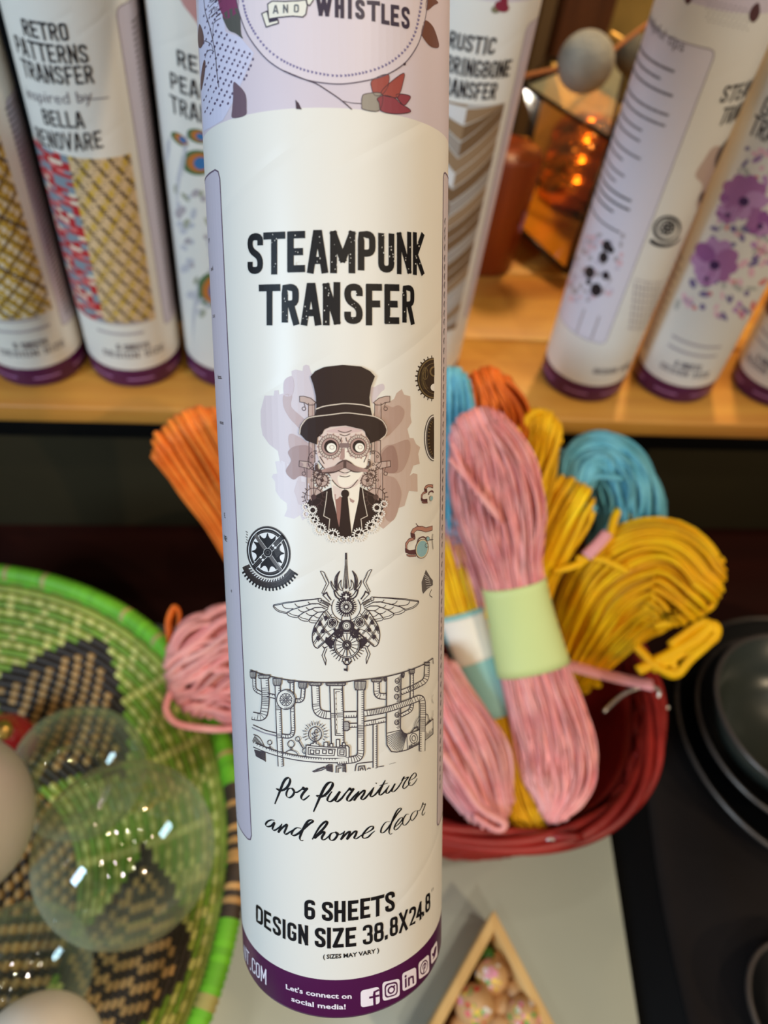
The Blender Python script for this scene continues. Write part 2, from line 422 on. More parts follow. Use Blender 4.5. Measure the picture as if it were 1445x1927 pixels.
# grey board (its right edge runs along the table) with a black side
e0 = onz(1145, 1545, TZ); e1 = onz(1203, 1927, TZ); dd = (e1 - e0).normalized(); side = Vector((-dd.y, dd.x, 0)); 
if side.x > 0: side = -side
far = e0 - dd * 0.13; near = e1 + dd * 0.20
gb = empty('grey_board', (far.x, far.y, 0.0201), 'pale grey board under the red basket and the triangular bead box', 'board')
A = [far, near, near + side * 0.62, far + side * 0.62]
V = [(p.x, p.y, 0.0201) for p in A] + [(p.x, p.y, TZ) for p in A]
bm = bmesh.new(); bv = [bm.verts.new(p) for p in V]
for ff in ((0, 3, 2, 1), (4, 5, 6, 7), (0, 1, 5, 4), (1, 2, 6, 5), (2, 3, 7, 6), (3, 0, 4, 7)): bm.faces.new([bv[i] for i in ff])
bmesh.ops.recalc_face_normals(bm, faces=bm.faces[:]); bmesh.ops.bevel(bm, geom=bm.edges[:], offset=0.0015, segments=2, affect='EDGES')
obj_bm('top_panel', bm, greyb, gb, True)
# black tray edge + dark cloth on the right
def slab(name, P, z0, z1, m, parent):
    V = [(p[0], p[1], z0) for p in P] + [(p[0], p[1], z1) for p in P]
    bm = bmesh.new(); bv = [bm.verts.new(p) for p in V]
    for ff in ((0, 3, 2, 1), (4, 5, 6, 7), (0, 1, 5, 4), (1, 2, 6, 5), (2, 3, 7, 6), (3, 0, 4, 7)): bm.faces.new([bv[i] for i in ff])
    bmesh.ops.recalc_face_normals(bm, faces=bm.faces[:]); bmesh.ops.bevel(bm, geom=bm.edges[:], offset=0.0015, segments=2, affect='EDGES')
    return obj_bm(name, bm, m, parent, True)
q = side * -1
bs = empty('black_plinth', (far.x + q.x * 0.1, far.y, 0.0201), 'low black plinth to the right of the grey board, draped with dark cloth', 'plinth')
P = [far + q * 0.0005, near + q * 0.0005, near + q * 0.42, far + q * 0.42]
slab('plinth_body', [(p.x, p.y) for p in P], 0.0201, 0.034, black_m, bs)
# the cloth: a rippled sheet lying on the plinth
cl = []; fc = []; NX, NY = 46, 60
for j in range(NY + 1):
    for i in range(NX + 1):
        s = 0.035 + 0.385 * i / NX; t = -0.01 + 1.02 * j / NY
        p = far + (near - far) * t + q * (s + 0.004 * math.sin(9 * t + 1))
        z = 0.0365 + 0.0035 * (1 + math.sin(i * 0.38 + 1.5 * math.sin(j * 0.13))) * min(1, i / 5) + 0.002 * (1 + math.sin(j * 0.3 + i * 0.21)) * min(1, i / 5)
        cl.append((p.x, p.y, z))
for j in range(NY):
    for i in range(NX): a = j * (NX + 1) + i; fc.append((a, a + 1, a + NX + 2, a + NX + 1))
c = obj('dark_cloth', cl, fc, darkcloth, None, True); tag(c, 'rumpled black cloth under the black bowls at the right', 'cloth')
sm = c.modifiers.new('thick', 'SOLIDIFY'); sm.thickness = 0.0012; sm.offset = 1

# the shelf: planks side by side on a dark riser
sh = empty('wooden_shelf', (0.08, 0.45, TZ), 'raised honey-coloured wooden plank shelf holding the upright cardboard tubes', 'shelf')
YF = 0.378
def plank(y0, y1, m, z1=SZ, th=0.014):
    return bevbox('plank', -0.72, 0.92, y0, y1, z1 - th, z1, m, sh, 0.0018)
plank(YF, 0.4685, wood); plank(0.4700, 0.566, wood); plank(0.5675, 0.66, wood); plank(0.6615, 0.76, wood); plank(0.7615, 0.86, wood)
bevbox('rail', -0.70, 0.90, 0.40, 0.425, 0.200, SZ - 0.0142, black_m, sh, 0.002)
for x in (-0.68, 0.86):
    bevbox('support', x, x + 0.03, 0.45, 0.84, 0.0201, SZ - 0.0142, black_m, sh, 0.002)
bevbox('back_panel', -0.65, 0.86, 0.47, 0.482, 0.0201, 0.1995, olive, sh, 0.002)
bevbox('brace', 0.31, 0.325, 0.455, 0.469, 0.0201, 0.1995, black_m, sh, 0.002)

# timber posts and panels behind the shelf
for (x0, x1, y, m, lab) in ((0.30, 0.36, 0.93, wood_d, 'dark brown timber post behind the shelf, left of the felt ball'),
                            (0.372, 0.50, 1.02, mat('olive_gold', (128, 108, 58), 0.35, var=0.3, vscale=12), 'olive gold painted screen behind the grey felt ball'),
                            (0.51, 0.60, 0.93, wood_o, 'orange-brown timber post behind the shelf, right of the felt ball'),
                            (0.17, 0.29, 0.97, mat('brown_panel', (92, 62, 26), 0.5, var=0.3, vscale=10), 'brown timber screen behind the chevron-patterned tube')):
    nm = 'timber_post' if 'post' in lab else 'screen'
    o = bevbox(nm, x0, x1, y, y + 0.03, -0.749, 1.4, m, None, 0.004); tag(o, lab, 'post' if 'post' in lab else 'screen')

bb_ = empty('added_dark_board', (-0.15, 0.475, SZ), 'plain black board added behind the left group of tubes to darken their gaps', 'board'); bevbox('board_body', -0.42, 0.02, 0.475, 0.481, SZ + .0002, SZ + 0.36, black_m, bb_, 0.001); bevbox('foot_strip', -0.40, 0.0, 0.4815, 0.50, SZ + .0002, SZ + 0.012, black_m, bb_, 0.001)  # black board added so the gaps between the left tubes go dark

# ================================================================ cardboard tubes
TR = 0.03; LT = 0.2244; LTS = 0.2455; BT = 0.0128; BTS = 0.0158
paper = mat('label_paper', (224, 220, 211), 0.40, spec=0.4)
def spiral(m):
    nt = m.node_tree; b = nt.nodes['Principled BSDF']; uvn = nt.nodes.new('ShaderNodeUVMap'); uvn.uv_map = 'UVMap'
    sp = nt.nodes.new('ShaderNodeSeparateXYZ'); nt.links.new(uvn.outputs[0], sp.inputs[0])
    def M(op, a, bb=None, c=None):
        n = nt.nodes.new('ShaderNodeMath'); n.operation = op
        for i, x in enumerate((a, bb, c)):
            if x is None: continue
            if isinstance(x, (int, float)): n.inputs[i].default_value = x
            else: nt.links.new(x, n.inputs[i])
        return n.outputs[0]
    h = M('MULTIPLY_ADD', sp.outputs[0], -0.55, sp.outputs[1])
    fr = M('FRACT', M('DIVIDE', h, 0.047)); d = M('ABSOLUTE', M('SUBTRACT', fr, 0.5)); k = M('SMOOTH_MIN', M('MULTIPLY', d, 22.0), 1.0, 0.4)
    bp = nt.nodes.new('ShaderNodeBump'); bp.inputs['Strength'].default_value = 0.35; bp.inputs['Distance'].default_value = 0.00022
    nt.links.new(k, bp.inputs['Height']); nt.links.new(bp.outputs[0], b.inputs['Normal'])
spiral(paper)
lilac = mat('lilac_print', (205, 193, 202), 0.4, spec=0.45)
panelm = mat('panel_lilac', (196, 187, 198), 0.4, spec=0.45)
purple = mat('purple_print', (76, 18, 68), 0.38, spec=0.45)
darkrim = mat('tube_rim', (22, 10, 26), 0.5)
def cardtube(surf, root, L=0.33, capc=purple, LT=LTS, BT=BTS):
    """body of the tube with printed zones, plus a plastic end plug"""
    prof = [(0.0002, 0), (TR - 0.0016, 0), (TR - 0.0004, 0.0006), (TR, 0.0016), (TR, BT), (TR, LT), (TR, L - 0.001), (TR - 0.0012, L), (TR - 0.003, L - 0.001), (TR - 0.003, L - 0.012), (0.0002, L - 0.012)]
    mi = [1, 1, 1, 1, 0, 2, 2, 2, 3, 3]
    S = 160; V = []; F = []; MI = []; UV = []
    for (r, h) in prof:
        for k in range(S):
            t = 2 * math.pi * k / S; V.append(surf.B + surf.d * h + r * (math.cos(t) * surf.e0 + math.sin(t) * surf.e1))
    for i in range(len(prof) - 1):
        for k in range(S):
            F.append((i * S + k, i * S + (k + 1) % S, (i + 1) * S + (k + 1) % S, (i + 1) * S + k)); MI.append(mi[i])
            UV += [(TR * 2 * math.pi * k / S, prof[i][1]), (TR * 2 * math.pi * (k + 1) / S, prof[i][1]), (TR * 2 * math.pi * (k + 1) / S, prof[i + 1][1]), (TR * 2 * math.pi * k / S, prof[i + 1][1])]
    o = obj('tube_body', V, F, [paper, capc, lilac, darkrim], root, True, None, MI)
    ul = o.data.uv_layers.new(name='UVMap')
    for i, x in enumerate(UV): ul.data[i].uv = x
    a = surf.B; lathe('end_plug', [(0.0002, -0.0006), (TR - 0.0035, -0.0006), (TR - 0.0026, 0.0), (TR - 0.0026, 0.004)], a, surf.d, darkrim, root, 64, 'dark end plug')
    return o
def plane_(p, q2):
    n = np.cross(raydir(*p), raydir(*q2)); n /= np.linalg.norm(n)
    return n if n @ M3[:, 0] > 0 else -n
def two_edges(L, R):
    nl = plane_(*L); nr = plane_(*R); d = np.cross(nl, nr); d /= np.linalg.norm(d); d = d if d[2] > 0 else -d
    P = np.linalg.solve(np.array([nl, nr, d]), np.array([TR, -TR, 0])); h = (SZ - CAMZ - P[2]) / d[2]
    return P + d * h + CAM, d
def one_edge(E, sgn, by, yl):
    n = plane_(*E); z = SZ - CAMZ; x = (sgn * TR - by * n[1] - z * n[2]) / n[0]; a = -(yl * n[1] + n[2]) / n[0]
    d = np.array([a, yl, 1.0]); return np.array([x, by, SZ]), d / np.linalg.norm(d)
ink_d = mat('ink_charcoal', (38, 34, 38), 0.4); ink_g = mat('ink_grey', (120, 112, 116), 0.45); ink_l = mat('ink_light_grey', (172, 162, 164), 0.45)
white_i = mat('ink_white', (236, 226, 234), 0.4)
line_pl = mat('ink_plum', (104, 84, 104), 0.45)
def mk(label, B, d, lt=LTS, group='cardboard tubes standing on the shelf'):
    root = empty('cardboard_tube', Vector([float(x) for x in B]), label, 'tube', group)
    B = np.array([float(x) for x in B]) + np.array([0, 0, 0.0006 + TR * math.sqrt(max(0, 1 - (d[2] ** 2)))])
    root.location = Vector([float(x) for x in B])
    s = Surf(B, d, TR, 8e-5); cardtube(s, root, LT=lt); return root, s
def greek(ink, uL, uR, v0, v1, rows, w, m, seed=1, k=3):
    rnd = random.Random(seed); v = v0
    dv = (v0 - v1) / rows
    for r in range(rows):
        v = v0 - dv * (r + .5); u = uL; end = uR - (uR - uL) * rnd.random() * 0.35
        while u < end:
            L = (uR - uL) * rnd.uniform(0.06, 0.2); ink.line([(u, v), (min(u + L, end), v)], w, m, k); u += L + (uR - uL) * 0.03
def sidepanel(ink, pt, pb, width, m=panelm, k=1, r=0.003):
    """rounded lilac panel; its visible edge runs from pixel pt (top) to pb (bottom); width is signed"""
    a = ink.S.uv(*pt); b = ink.S.uv(*pb); sg = 1 if width > 0 else -1
    c = (b[0] + width, b[1]); d = (a[0] + width, a[1])
    P = [(a[0] + sg * r, a[1]), (a[0] + sg * r * .3, a[1] - r * .3), (a[0], a[1] - r), (b[0], b[1] + r), (b[0] + sg * r * .3, b[1] + r * .3), (b[0] + sg * r, b[1]), c, d]
    ink.fill(P, m, k); Q = P[:6]; ink.ribbon([d] + Q + [c], 0.00035, line_pl, k + 1)
    return a, b
print('tubes')
# --- left tube with the red/tan check
B, d = two_edges(((8, 40), (170, 678)), ((260, 0), (343, 670))); Y0 = B[1]; YL = d[1] / d[2]
T2 = mk('white tube with a red and tan check print, second from the left', B, d)
B1, d1 = one_edge(((0, 60), (165, 660)), -1, onz(71, 729, SZ).y + 0.029, YL)
T1 = mk('white tube with yellow and black plaid print at the far left edge', B1, d1)
B3, d3 = one_edge(((272, 0), (351, 670)), 1, Y0 + 0.002, YL)
T3 = mk('white tube printed with peacock feathers, half hidden left of the held tube', B3, d3)
B4, d4 = one_edge(((1017, 13), (863, 675)), -1, Y0 + 0.005, YL + 0.02)
T4 = mk('white tube with brown and grey wood chevron print, just right of the held tube', B4, d4, .2385)
B5, d5 = one_edge(((1231, 0), (1023, 675)), 1, onz(1118, 758, SZ).y + 0.029, YL + 0.02)
T5 = mk('white tube turned to show a lilac text panel and small gear', B5, d5)
B6, d6 = one_edge(((1453, 519), (1361, 692)), -1, 0.428, YL + 0.02)
T6 = mk('white tube printed with purple and pink watercolour flowers', B6, d6)
B7, d7 = one_edge(((1379, 690), (1472, 500)), 1, onz(1434, 768, SZ).y + 0.027, YL + 0.02)
T7 = mk('partly visible tube with plum and white print at the right edge of the photo', B7, d7)
for t, n in ((T1, 't1'), (T2, 't2'), (T3, 't3'), (T4, 't4'), (T5, 't5'), (T6, 't6'), (T7, 't7')): print(n, t[1].B.round(3), t[1].d.round(3))
for root, s in (T1, T2, T3, T4, T5, T6, T7):      # small white text on every purple foot
    ik = Ink(s, 0.00033)
    for a in range(-3, 4):
        u = a * 0.027; ik.line([(u - 0.008, 0.0078), (u + 0.008, 0.0078)], 0.0012, mat('foot_text', (170, 120, 168), 0.4), 3)
    ik.build('foot_lettering', root)
KS = 0.000335
def hv(s, p, px): return abs(s.uv(p[0], p[1] - 12)[1] - s.uv(*p)[1]) / 12 * px
def plaid(ink, root, poly_uv, cols, n, m, name):
    pass
def inrow(s, pL, pR): return s.uv(*pL), s.uv(*pR)
def cells(ink, x0, x1, v0, v1, nu, nv, fn, k=2):
    """print made of small flat cells; fn(i, j) gives the ink"""
    du = (x1 - x0) / nu; dv = (v1 - v0) / nv
    for j in range(nv):
        for i in range(nu):
            m = fn(i, j)
            if m is None: continue
            i0 = len(ink.V)
            for a, b in ((i, j), (i + 1, j), (i + 1, j + 1), (i, j + 1)): ink.V.append(ink.S.pt(x0 + a * du, v0 + b * dv, k))
            ink.F.append((i0, i0 + 1, i0 + 2, i0 + 3)); ink.MI.append(ink.mi(m))
# tube 2
root, s = T2
ik = Ink(s, KS)
for txt, a, b, h in (('RETRO', (46, 66), (131, 76), 35), ('PATTERNS', (34, 98), (168, 117), 34), ('TRANSFER', (47, 142), (178, 155), 34), ('BELLA', (84, 233), (160, 240), 32), ('RENOVARE', (73, 268), (195, 277), 30)):
    caps(ik, txt, [s.uv(*a), s.uv(*b)], hv(s, a, h * .84), 3.3 * KS, ink_d)
ik.build('lettering', root, 'black distressed capital lettering')
ik = Ink(s, KS); sans(ik, 'inspired by', [s.uv(53, 183), s.uv(175, 189)], 16 * KS, ink_g); ik.pl([(150, 186), (204, 183)], 1.6, ink_g); ik.build('script_lettering', root)
rd = mat('print_red', (178, 44, 50), 0.42); rd2 = mat('print_rose', (216, 120, 118), 0.42); bl = mat('print_bluegrey', (128, 140, 150), 0.42); cr = mat('print_cream', (226, 214, 190), 0.42)
tn = mat('print_tan', (205, 176, 132), 0.42); tn2 = mat('print_sand', (188, 150, 100), 0.42); br = mat('print_brown', (70, 52, 48), 0.42); ye = mat('print_mustard', (200, 166, 70), 0.42)
ua = s.uv(62, 290)[0]; ub = s.uv(113, 290)[0]; uc = s.uv(245, 290)[0]; vt = s.uv(150, 297)[1]; vb = s.uv(240, 612)[1]
ik = Ink(s, KS)
def houndstooth(i, j):
    i, j = i // 2, j // 2; a = (i + j) % 4; b = (i - j) % 8
    if (i // 2 + j // 2) % 4 == 0: return bl
    if a == 0 and b < 4: return rd2
    return (rd, bl, rd, cr)[(i * 2 + j + (i * j) % 3) % 4] if (i + 2 * j) % 3 else rd
cells(ik, ua - 0.008, ub + 0.004, vb, vt, 18, 100, houndstooth)
def tweed(i, j):
    if (j + 2 * i) % 14 in (0, 1, 2): return br if (j % 7) else tn
    if (j - 2 * i) % 14 == 0: return mat('print_taupe', (158, 132, 104), 0.42)
    return (tn, mat('print_sand_pale', (214, 186, 146), .42), cr, ye)[((i // 2) * 3 + j // 4) % 4] if (i // 2 + j // 4) % 2 else tn
cells(ik, ub + 0.004, uc, vb, vt, 26, 110, tweed)
ik.build('check_print', root)
ik = Ink(s, KS); sidepanel(ik, (217, 14), (310, 612), 0.03); greek(ik, s.uv(246, 30)[0], s.uv(246, 30)[0] + 0.026, s.uv(240, 40)[1], s.uv(310, 600)[1], 66, 0.0009, ink_g, 3)
ik.build('side_panel', root, 'lilac side panel of small text')
def foottext(s, root, c, w, v, seed):
    ik = Ink(s, KS); u = s.uv(*c)[0]
    greek(ik, u - w, u + w, v + 0.034, v + 0.018, 2, 0.0018, ink_l, seed, 3); 
    for q2, (hh, ww) in enumerate(((0.0048, 0.5), (0.0048, 1.0))):
        caps(ik, '6 SHEETS' if q2 == 0 else 'DESIGN SIZE', [(u - w * ww, v + 0.009 - q2 * 0.0065), (u + w * ww, v + 0.009 - q2 * 0.0065)], hh, 0.0009, ink_g)
    ik.build('foot_text', root)
foottext(s, root, (252, 660), 0.02, 0.0235, 5)
# tube 1
root, s = T1; ik = Ink(s, KS)
ucr = s.uv(92, 560)[0]
def plaid1(i, j):
    if (j + i) % 11 in (0, 1): return br if (i + j) % 3 else ye
    if (i - j) % 11 in (0, 1): return mat('print_umber', (120, 92, 50), 0.42)
    return (ye, mat('print_gold', (186, 148, 60), 0.42), cr)[(i // 2 + j // 3) % 3]
cells(ik, ucr - 0.05, ucr, s.uv(60, 596)[1], s.uv(10, 250)[1], 44, 90, plaid1); ik.build('plaid_print', root)
ik = Ink(s, KS); sidepanel(ik, (8, 190), (118, 615), 0.03); greek(ik, s.uv(50, 400)[0] + 0.006, s.uv(50, 400)[0] + 0.03, s.uv(20, 190)[1], s.uv(118, 600)[1], 44, 0.001, ink_g, 4); ik.build('side_panel', root, 'lilac side panel of small text')
foottext(s, root, (62, 660), 0.02, 0.0235, 6)
# tube 3: peacock
root, s = T3; ik = Ink(s, KS)
K3 = s.uv(380, 130)[0] - s.uv(340, 130)[0]
for txt, a, n in (('RE', (334, 123), 2), ('PEACOCK', (322, 166), 7), ('TRANSFER', (323, 209), 8)):
    u, vv = s.uv(*a); tot = sum(GL[c_][0] + .07 for c_ in txt) * 30 * KS
    caps(ik, txt, [(u, vv), (u + tot, vv - 0.0012)], hv(s, a, 31), 3.4 * KS, ink_d)
ik.build('lettering', root, 'black distressed capital lettering')
ik = Ink(s, KS); pg = mat('print_teal_green', (84, 110, 70), 0.42); po = mat('print_copper', (186, 110, 50), 0.42); pb_ = mat('print_blue', (60, 110, 160), 0.42); pgy = mat('print_pale_grey', (190, 188, 192), 0.42)
for (cx, cy, rx_, ry_, rot) in ((372, 256, 22, 13, .35), (372, 306, 32, 24, .1), (338, 262, 20, 9, .7), (400, 545, 30, 34, .2), (430, 400, 30, 22, 0)):
    ik.ell(cx, cy, rx_, ry_, pg, 1, rot=rot); ik.ell(cx + 3, cy, rx_ * .72, ry_ * .75, po, 2, rot=rot); ik.ell(cx + 6, cy + 1, rx_ * .42, ry_ * .5, pb_, 3, rot=rot)
    for q2 in range(9): ik.pl([(cx - rx_ * .9, cy - ry_ * .6 + q2 * 3), (cx - rx_ * 1.25, cy + ry_ * 1.3 + q2 * 7)], 1.2, pgy, 1)
rnd = random.Random(4)
for q2 in range(46):
    x = rnd.uniform(330, 440) + 0; y = rnd.uniform(345, 590); x = max(x, 330 + (y - 345) * .12)
    ik.ell(x, y, rnd.uniform(3, 9), rnd.uniform(3, 12), rnd.choice((pgy, ink_l, mat('print_sage', (160, 160, 138), 0.42), pgy)), 1, rot=rnd.uniform(0, 3), n=10)
ik.build('feather_print', root, 'blue, green and copper feather eyes')
ik = Ink(s, KS); ik.pf([(330, -20), (345, 10), (376, 50), (420, 60), (420, -40)], mat('print_rosebrown', (190, 140, 136), 0.42), 1); ik.build('corner_print', root)
# tube 4: herringbone
root, s = T4; ik = Ink(s, KS)
for txt, pr, h in (('RUSTIC', (929, 102), 37), ('HERRINGBONE', (957, 143), 36), ('TRANSFER', (931, 186), 36)):
    u, vv = s.uv(*pr); tot = sum(GL[c_][0] + .07 for c_ in txt) * h * KS * .63
    caps(ik, txt, [(u - tot, vv - 0.0), (u, vv)], hv(s, pr, h * .84), 3.4 * KS, ink_d)
ik.build('lettering', root, 'black distressed capital lettering')
ik = Ink(s, KS); u1 = s.uv(948, 200)[0]; u0 = u1 - 0.05; va = s.uv(940, 195)[1]; vb = s.uv(850, 620)[1]
hb = [mat('print_' + n_, c_, 0.42) for n_, c_ in (('oak', (150, 122, 92)), ('driftwood', (176, 168, 160)), ('whitewash', (216, 212, 208)), ('umberwood', (120, 92, 64)), ('greige', (158, 146, 134)))]
rnd = random.Random(8); um = s.uv(872, 240)[0]; pitch = 0.0085; j = 0; vv = vb - 0.03
while vv < va + 0.04:
    mm = hb[rnd.randrange(5)]; mm2 = hb[rnd.randrange(5)]
    for (a, b2, m2) in ((um, u1, mm), (um, u0, mm2)):
        w2 = abs(b2 - a)
        P = [(a, vv), (b2, vv + w2 * .9), (b2, vv + w2 * .9 + pitch * .93), (a, vv + pitch * .93)]
        P = [(x, min(max(y, vb), va)) for x, y in P]
        if abs(P[0][1] - P[3][1]) + abs(P[1][1] - P[2][1]) > 1e-5:
            n2 = 10; L_ = [np.array(P[0]) + (np.array(P[1]) - np.array(P[0])) * i / n2 for i in range(n2 + 1)]; R2 = [np.array(P[3]) + (np.array(P[2]) - np.array(P[3])) * i / n2 for i in range(n2 + 1)]
            ik._quadstrip(L_, R2, m2, 2)
    vv += pitch
ik.build('chevron_print', root, 'brown, grey and white wood chevrons')
ik = Ink(s, KS); sidepanel(ik, (992, 45), (872, 600), 0.03); ik.build('side_panel', root, 'lilac side panel')
def lilactop(s, root, spots, seed=0):
    ik = Ink(s, KS)
    for kind, x, y, sc in spots:
        if kind == 'leaf': ik.pf([(x, y), (x + 10 * sc, y - 14 * sc), (x + 8 * sc, y - 34 * sc), (x - 4 * sc, y - 24 * sc), (x - 8 * sc, y - 8 * sc)], mat('print_leaf', (88, 58, 60), 0.42), 2, True)
        elif kind == 'flower':
            ik.ell(x - 12 * sc, y + 6 * sc, 8 * sc, 7 * sc, mat('print_calyx', (128, 122, 96), 0.42), 2); ik.ell(x, y, 14 * sc, 10 * sc, mat('print_petal', (132, 46, 62), 0.42), 3, rot=.4); ik.ell(x + 4 * sc, y - 10 * sc, 7 * sc, 13 * sc, mat('print_petal', (132, 46, 62), 0.42), 3)
        elif kind == 'dots':
            for i in range(9):
                for j in range(6): ik.ell(x + i * 9 * sc + (j % 2) * 4, y + j * 8 * sc + i * 2, 1.3, 1.5, ink_g, 2, n=6)
    ik.build('floral_print', root, 'dark leaves and dots on lilac')
lilactop(s, root, [('flower', 944, 12, 1.0)])
# tube 5
root, s = T5; ik = Ink(s, KS)
a, b = sidepanel(ik, (1348, 94), (1138, 648), -0.05, mat('panel_grey_lilac', (214, 208, 216), 0.4))
uR = a[0] - 0.004; sans(ik, 'helpful tips', [s.uv(1222, 42), s.uv(1285, 98)], 14 * KS, ink_g)
for (px, py, rows, n, m2) in ((1292, 130, 3, .9, ink_g), (1272, 210, 2, .8, ink_g), (1230, 245, 2, .7, ink_g), (1208, 290, 2, .7, ink_g), (1190, 330, 2, .5, ink_g), (1196, 372, 3, .5, ink_d), (1170, 430, 1, .5, ink_g)):
    u, v_ = s.uv(px, py); greek(ik, -0.043, u, v_ + 0.0, v_ - 0.0052 * rows, rows, 0.0012, m2, px)
ik.build('side_panel', root, 'grey-lilac side panel with script heading and lines of small text')
ik = Ink(s, KS); rnd = random.Random(3)
for i in range(60):
    x = rnd.uniform(1085, 1170) ; y = rnd.uniform(440, 565); x -= (y - 440) * .25
    ik.ell(x + 10, y, rnd.uniform(3, 7), rnd.uniform(3, 7), rnd.choice((mat('print_pink_pale', (214, 180, 186), .42), panelm, ink_l)), 3, n=9)
for x, y, r in ((1142, 462, 9), (1136, 484, 9), (1150, 470, 6), (1110, 512, 10), (1122, 545, 11), (1108, 530, 5), (1140, 518, 7)): ik.ell(x, y, r, r * 1.2, ink_d, 4, n=10)
cells(ik, s.uv(1092, 600)[0], s.uv(1128, 600)[0], s.uv(1085, 625)[1], s.uv(1085, 570)[1], 1, 1, lambda i, j: ink_l, 4)
ik.build('picture_panel', root)
ik = Ink(s, KS); caps(ik, 'STEAMPUNK', [s.uv(1352, 193), (s.uv(1352, 193)[0] + 0.044, s.uv(1352, 193)[1])], hv(s, (1352, 193), 32), 3.4 * KS, ink_d); caps(ik, 'TRANSFER', [s.uv(1350, 236), (s.uv(1350, 236)[0] + 0.036, s.uv(1350, 236)[1])], hv(s, (1350, 236), 32), 3.4 * KS, ink_d)
ik.build('lettering', root, 'black distressed capital lettering')
ik = Ink(s, KS)
bb = mat('print_mist_brown', (188, 164, 152), .42); ik.pf([(1325, 300), (1345, 275), (1375, 285), (1400, 330), (1395, 400), (1350, 410), (1310, 390), (1322, 350), (1308, 330)], bb, 1, True)
ik.pf([(1345, 300), (1368, 262), (1400, 250), (1420, 300), (1380, 350), (1352, 340)], mat('print_hat', (66, 46, 42), .42), 2, True); ik.ell(1325, 375, 10, 14, mat('print_hat', (66, 46, 42), .42), 2); ik.ell(1345, 390, 8, 22, mat('print_petal', (150, 80, 90), 0.42), 2)
ik.ell(1255, 430, 24, 22, ink_d, 2, w=5, rot=-.3); ik.ell(1255, 428, 15, 14, ink_d, 2, w=3); ik.gear(1256, 428, 9, ink_d, 3, 8, 4); ik.ell(1250, 440, 30, 22, ink_d, 2, w=7, a0=20, a1=150)
for i in range(10): ik.pl([(1195 + i * 7, 530 + (i % 3) * 3), (1185 + i * 7, 620)], 1.6, ink_l, 2)
for i in range(8): ik.pl([(1195 - i * 2, 525 + i * 13), (1275 - i * 5, 528 + i * 13)], 1.8, ink_l, 2)
for i in range(5): ik.pl([(1282, 465 + i * 3), (1296 + i * 2, 500)], 2, ink_g, 2)
ik.build('machine_print', root, 'small gear and faint pipework drawing')
ik = Ink(s, KS); caps(ik, 'DESIGN SIZE', [s.uv(1115, 702), (s.uv(1115, 702)[0] + 0.03, s.uv(1115, 702)[1])], 0.0045, 0.0009, ink_g); ik.build('foot_text', root)
lilactop(s, root, [('dots', 1330, 0, 1.0), ('leaf', 1418, 42, 1.1), ('leaf', 1295, 8, 0.8)])
# tube 6: watercolour flowers
root, s = T6; ik = Ink(s, KS); rnd = random.Random(12)
pv = [mat('print_' + n_, c_, .42) for n_, c_ in (('violet', (150, 92, 152)), ('mauve', (186, 142, 188)), ('orchid', (164, 108, 160)), ('rose', (206, 120, 140)), ('blush', (226, 184, 196)), ('slate_violet', (120, 108, 150)), ('sage_grey', (176, 178, 172)))]
def blossom(x, y, r):
    for i in range(9):
        a = i * .7 + x; ik.ell(x + r * .55 * math.cos(a), y + r * .5 * math.sin(a), r * .5, r * .36, pv[rnd.choice((0, 1, 2, 2, 1))], 2 + i % 3, rot=a)
    ik.ell(x, y + r * .2, r * .22, r * .2, mat('print_heart', (70, 44, 90), .42), 5)
for x, y, r in ((1400, 370, 44), (1345, 490, 44), (1370, 400, 22), (1430, 420, 26), (1330, 520, 20)): blossom(x, y, r)
for i in range(170):
    t = rnd.random(); y = 270 + 330 * t; xl = 1420 - (y - 270) * .46 - 10; x = rnd.uniform(xl, xl + 150)
    if x > 1480: continue
    ik.ell(x, y, rnd.uniform(4, 13), rnd.uniform(3, 7), pv[rnd.choice((3, 4, 5, 6, 1, 4, 5))], 1, rot=rnd.uniform(0, 3), n=9)
ik.build('flower_print', root, 'purple blossoms with pink and blue petals')
ik = Ink(s, KS); u, v_ = s.uv(1428, 215); caps(ik, 'GARDEN', [(u, v_), (u + 0.03, v_)], 30 * KS, 3.7 * KS, ink_d) if False else caps(ik, 'G', [(u, v_), (u + 0.0055, v_)], 30 * KS, 3.7 * KS, ink_d); u, v_ = s.uv(1408, 250); caps(ik, 'TRANSFER', [(u, v_), (u + 0.04, v_)], 30 * KS, 3.7 * KS, ink_d)
ik.build('lettering', root, 'black distressed capital lettering')
ik = Ink(s, KS); sidepanel(ik, (1340, 330), (1215, 660), -0.02); greek(ik, -0.04, s.uv(1260, 560)[0] - .001, s.uv(1260, 560)[1] + .03, s.uv(1215, 660)[1], 12, 0.0012, ink_g, 9); ik.build('side_panel', root, 'lilac side panel of small text')
foottext(s, root, (1290, 700), 0.018, 0.0225, 8)
# tube 7
root, s = T7; ik = Ink(s, KS); u, v_ = s.uv(1425, 560)
ik.fill([(u - 0.02, v_), (u + 0.02, v_), (u + 0.02, v_ + 0.09), (u - 0.02, v_ + 0.09)], mat('print_plum_brown', (110, 84, 92), .42), 1); ik.build('plum_print', root)
foottext(s, root, (1440, 690), 0.018, 0.0225, 11)

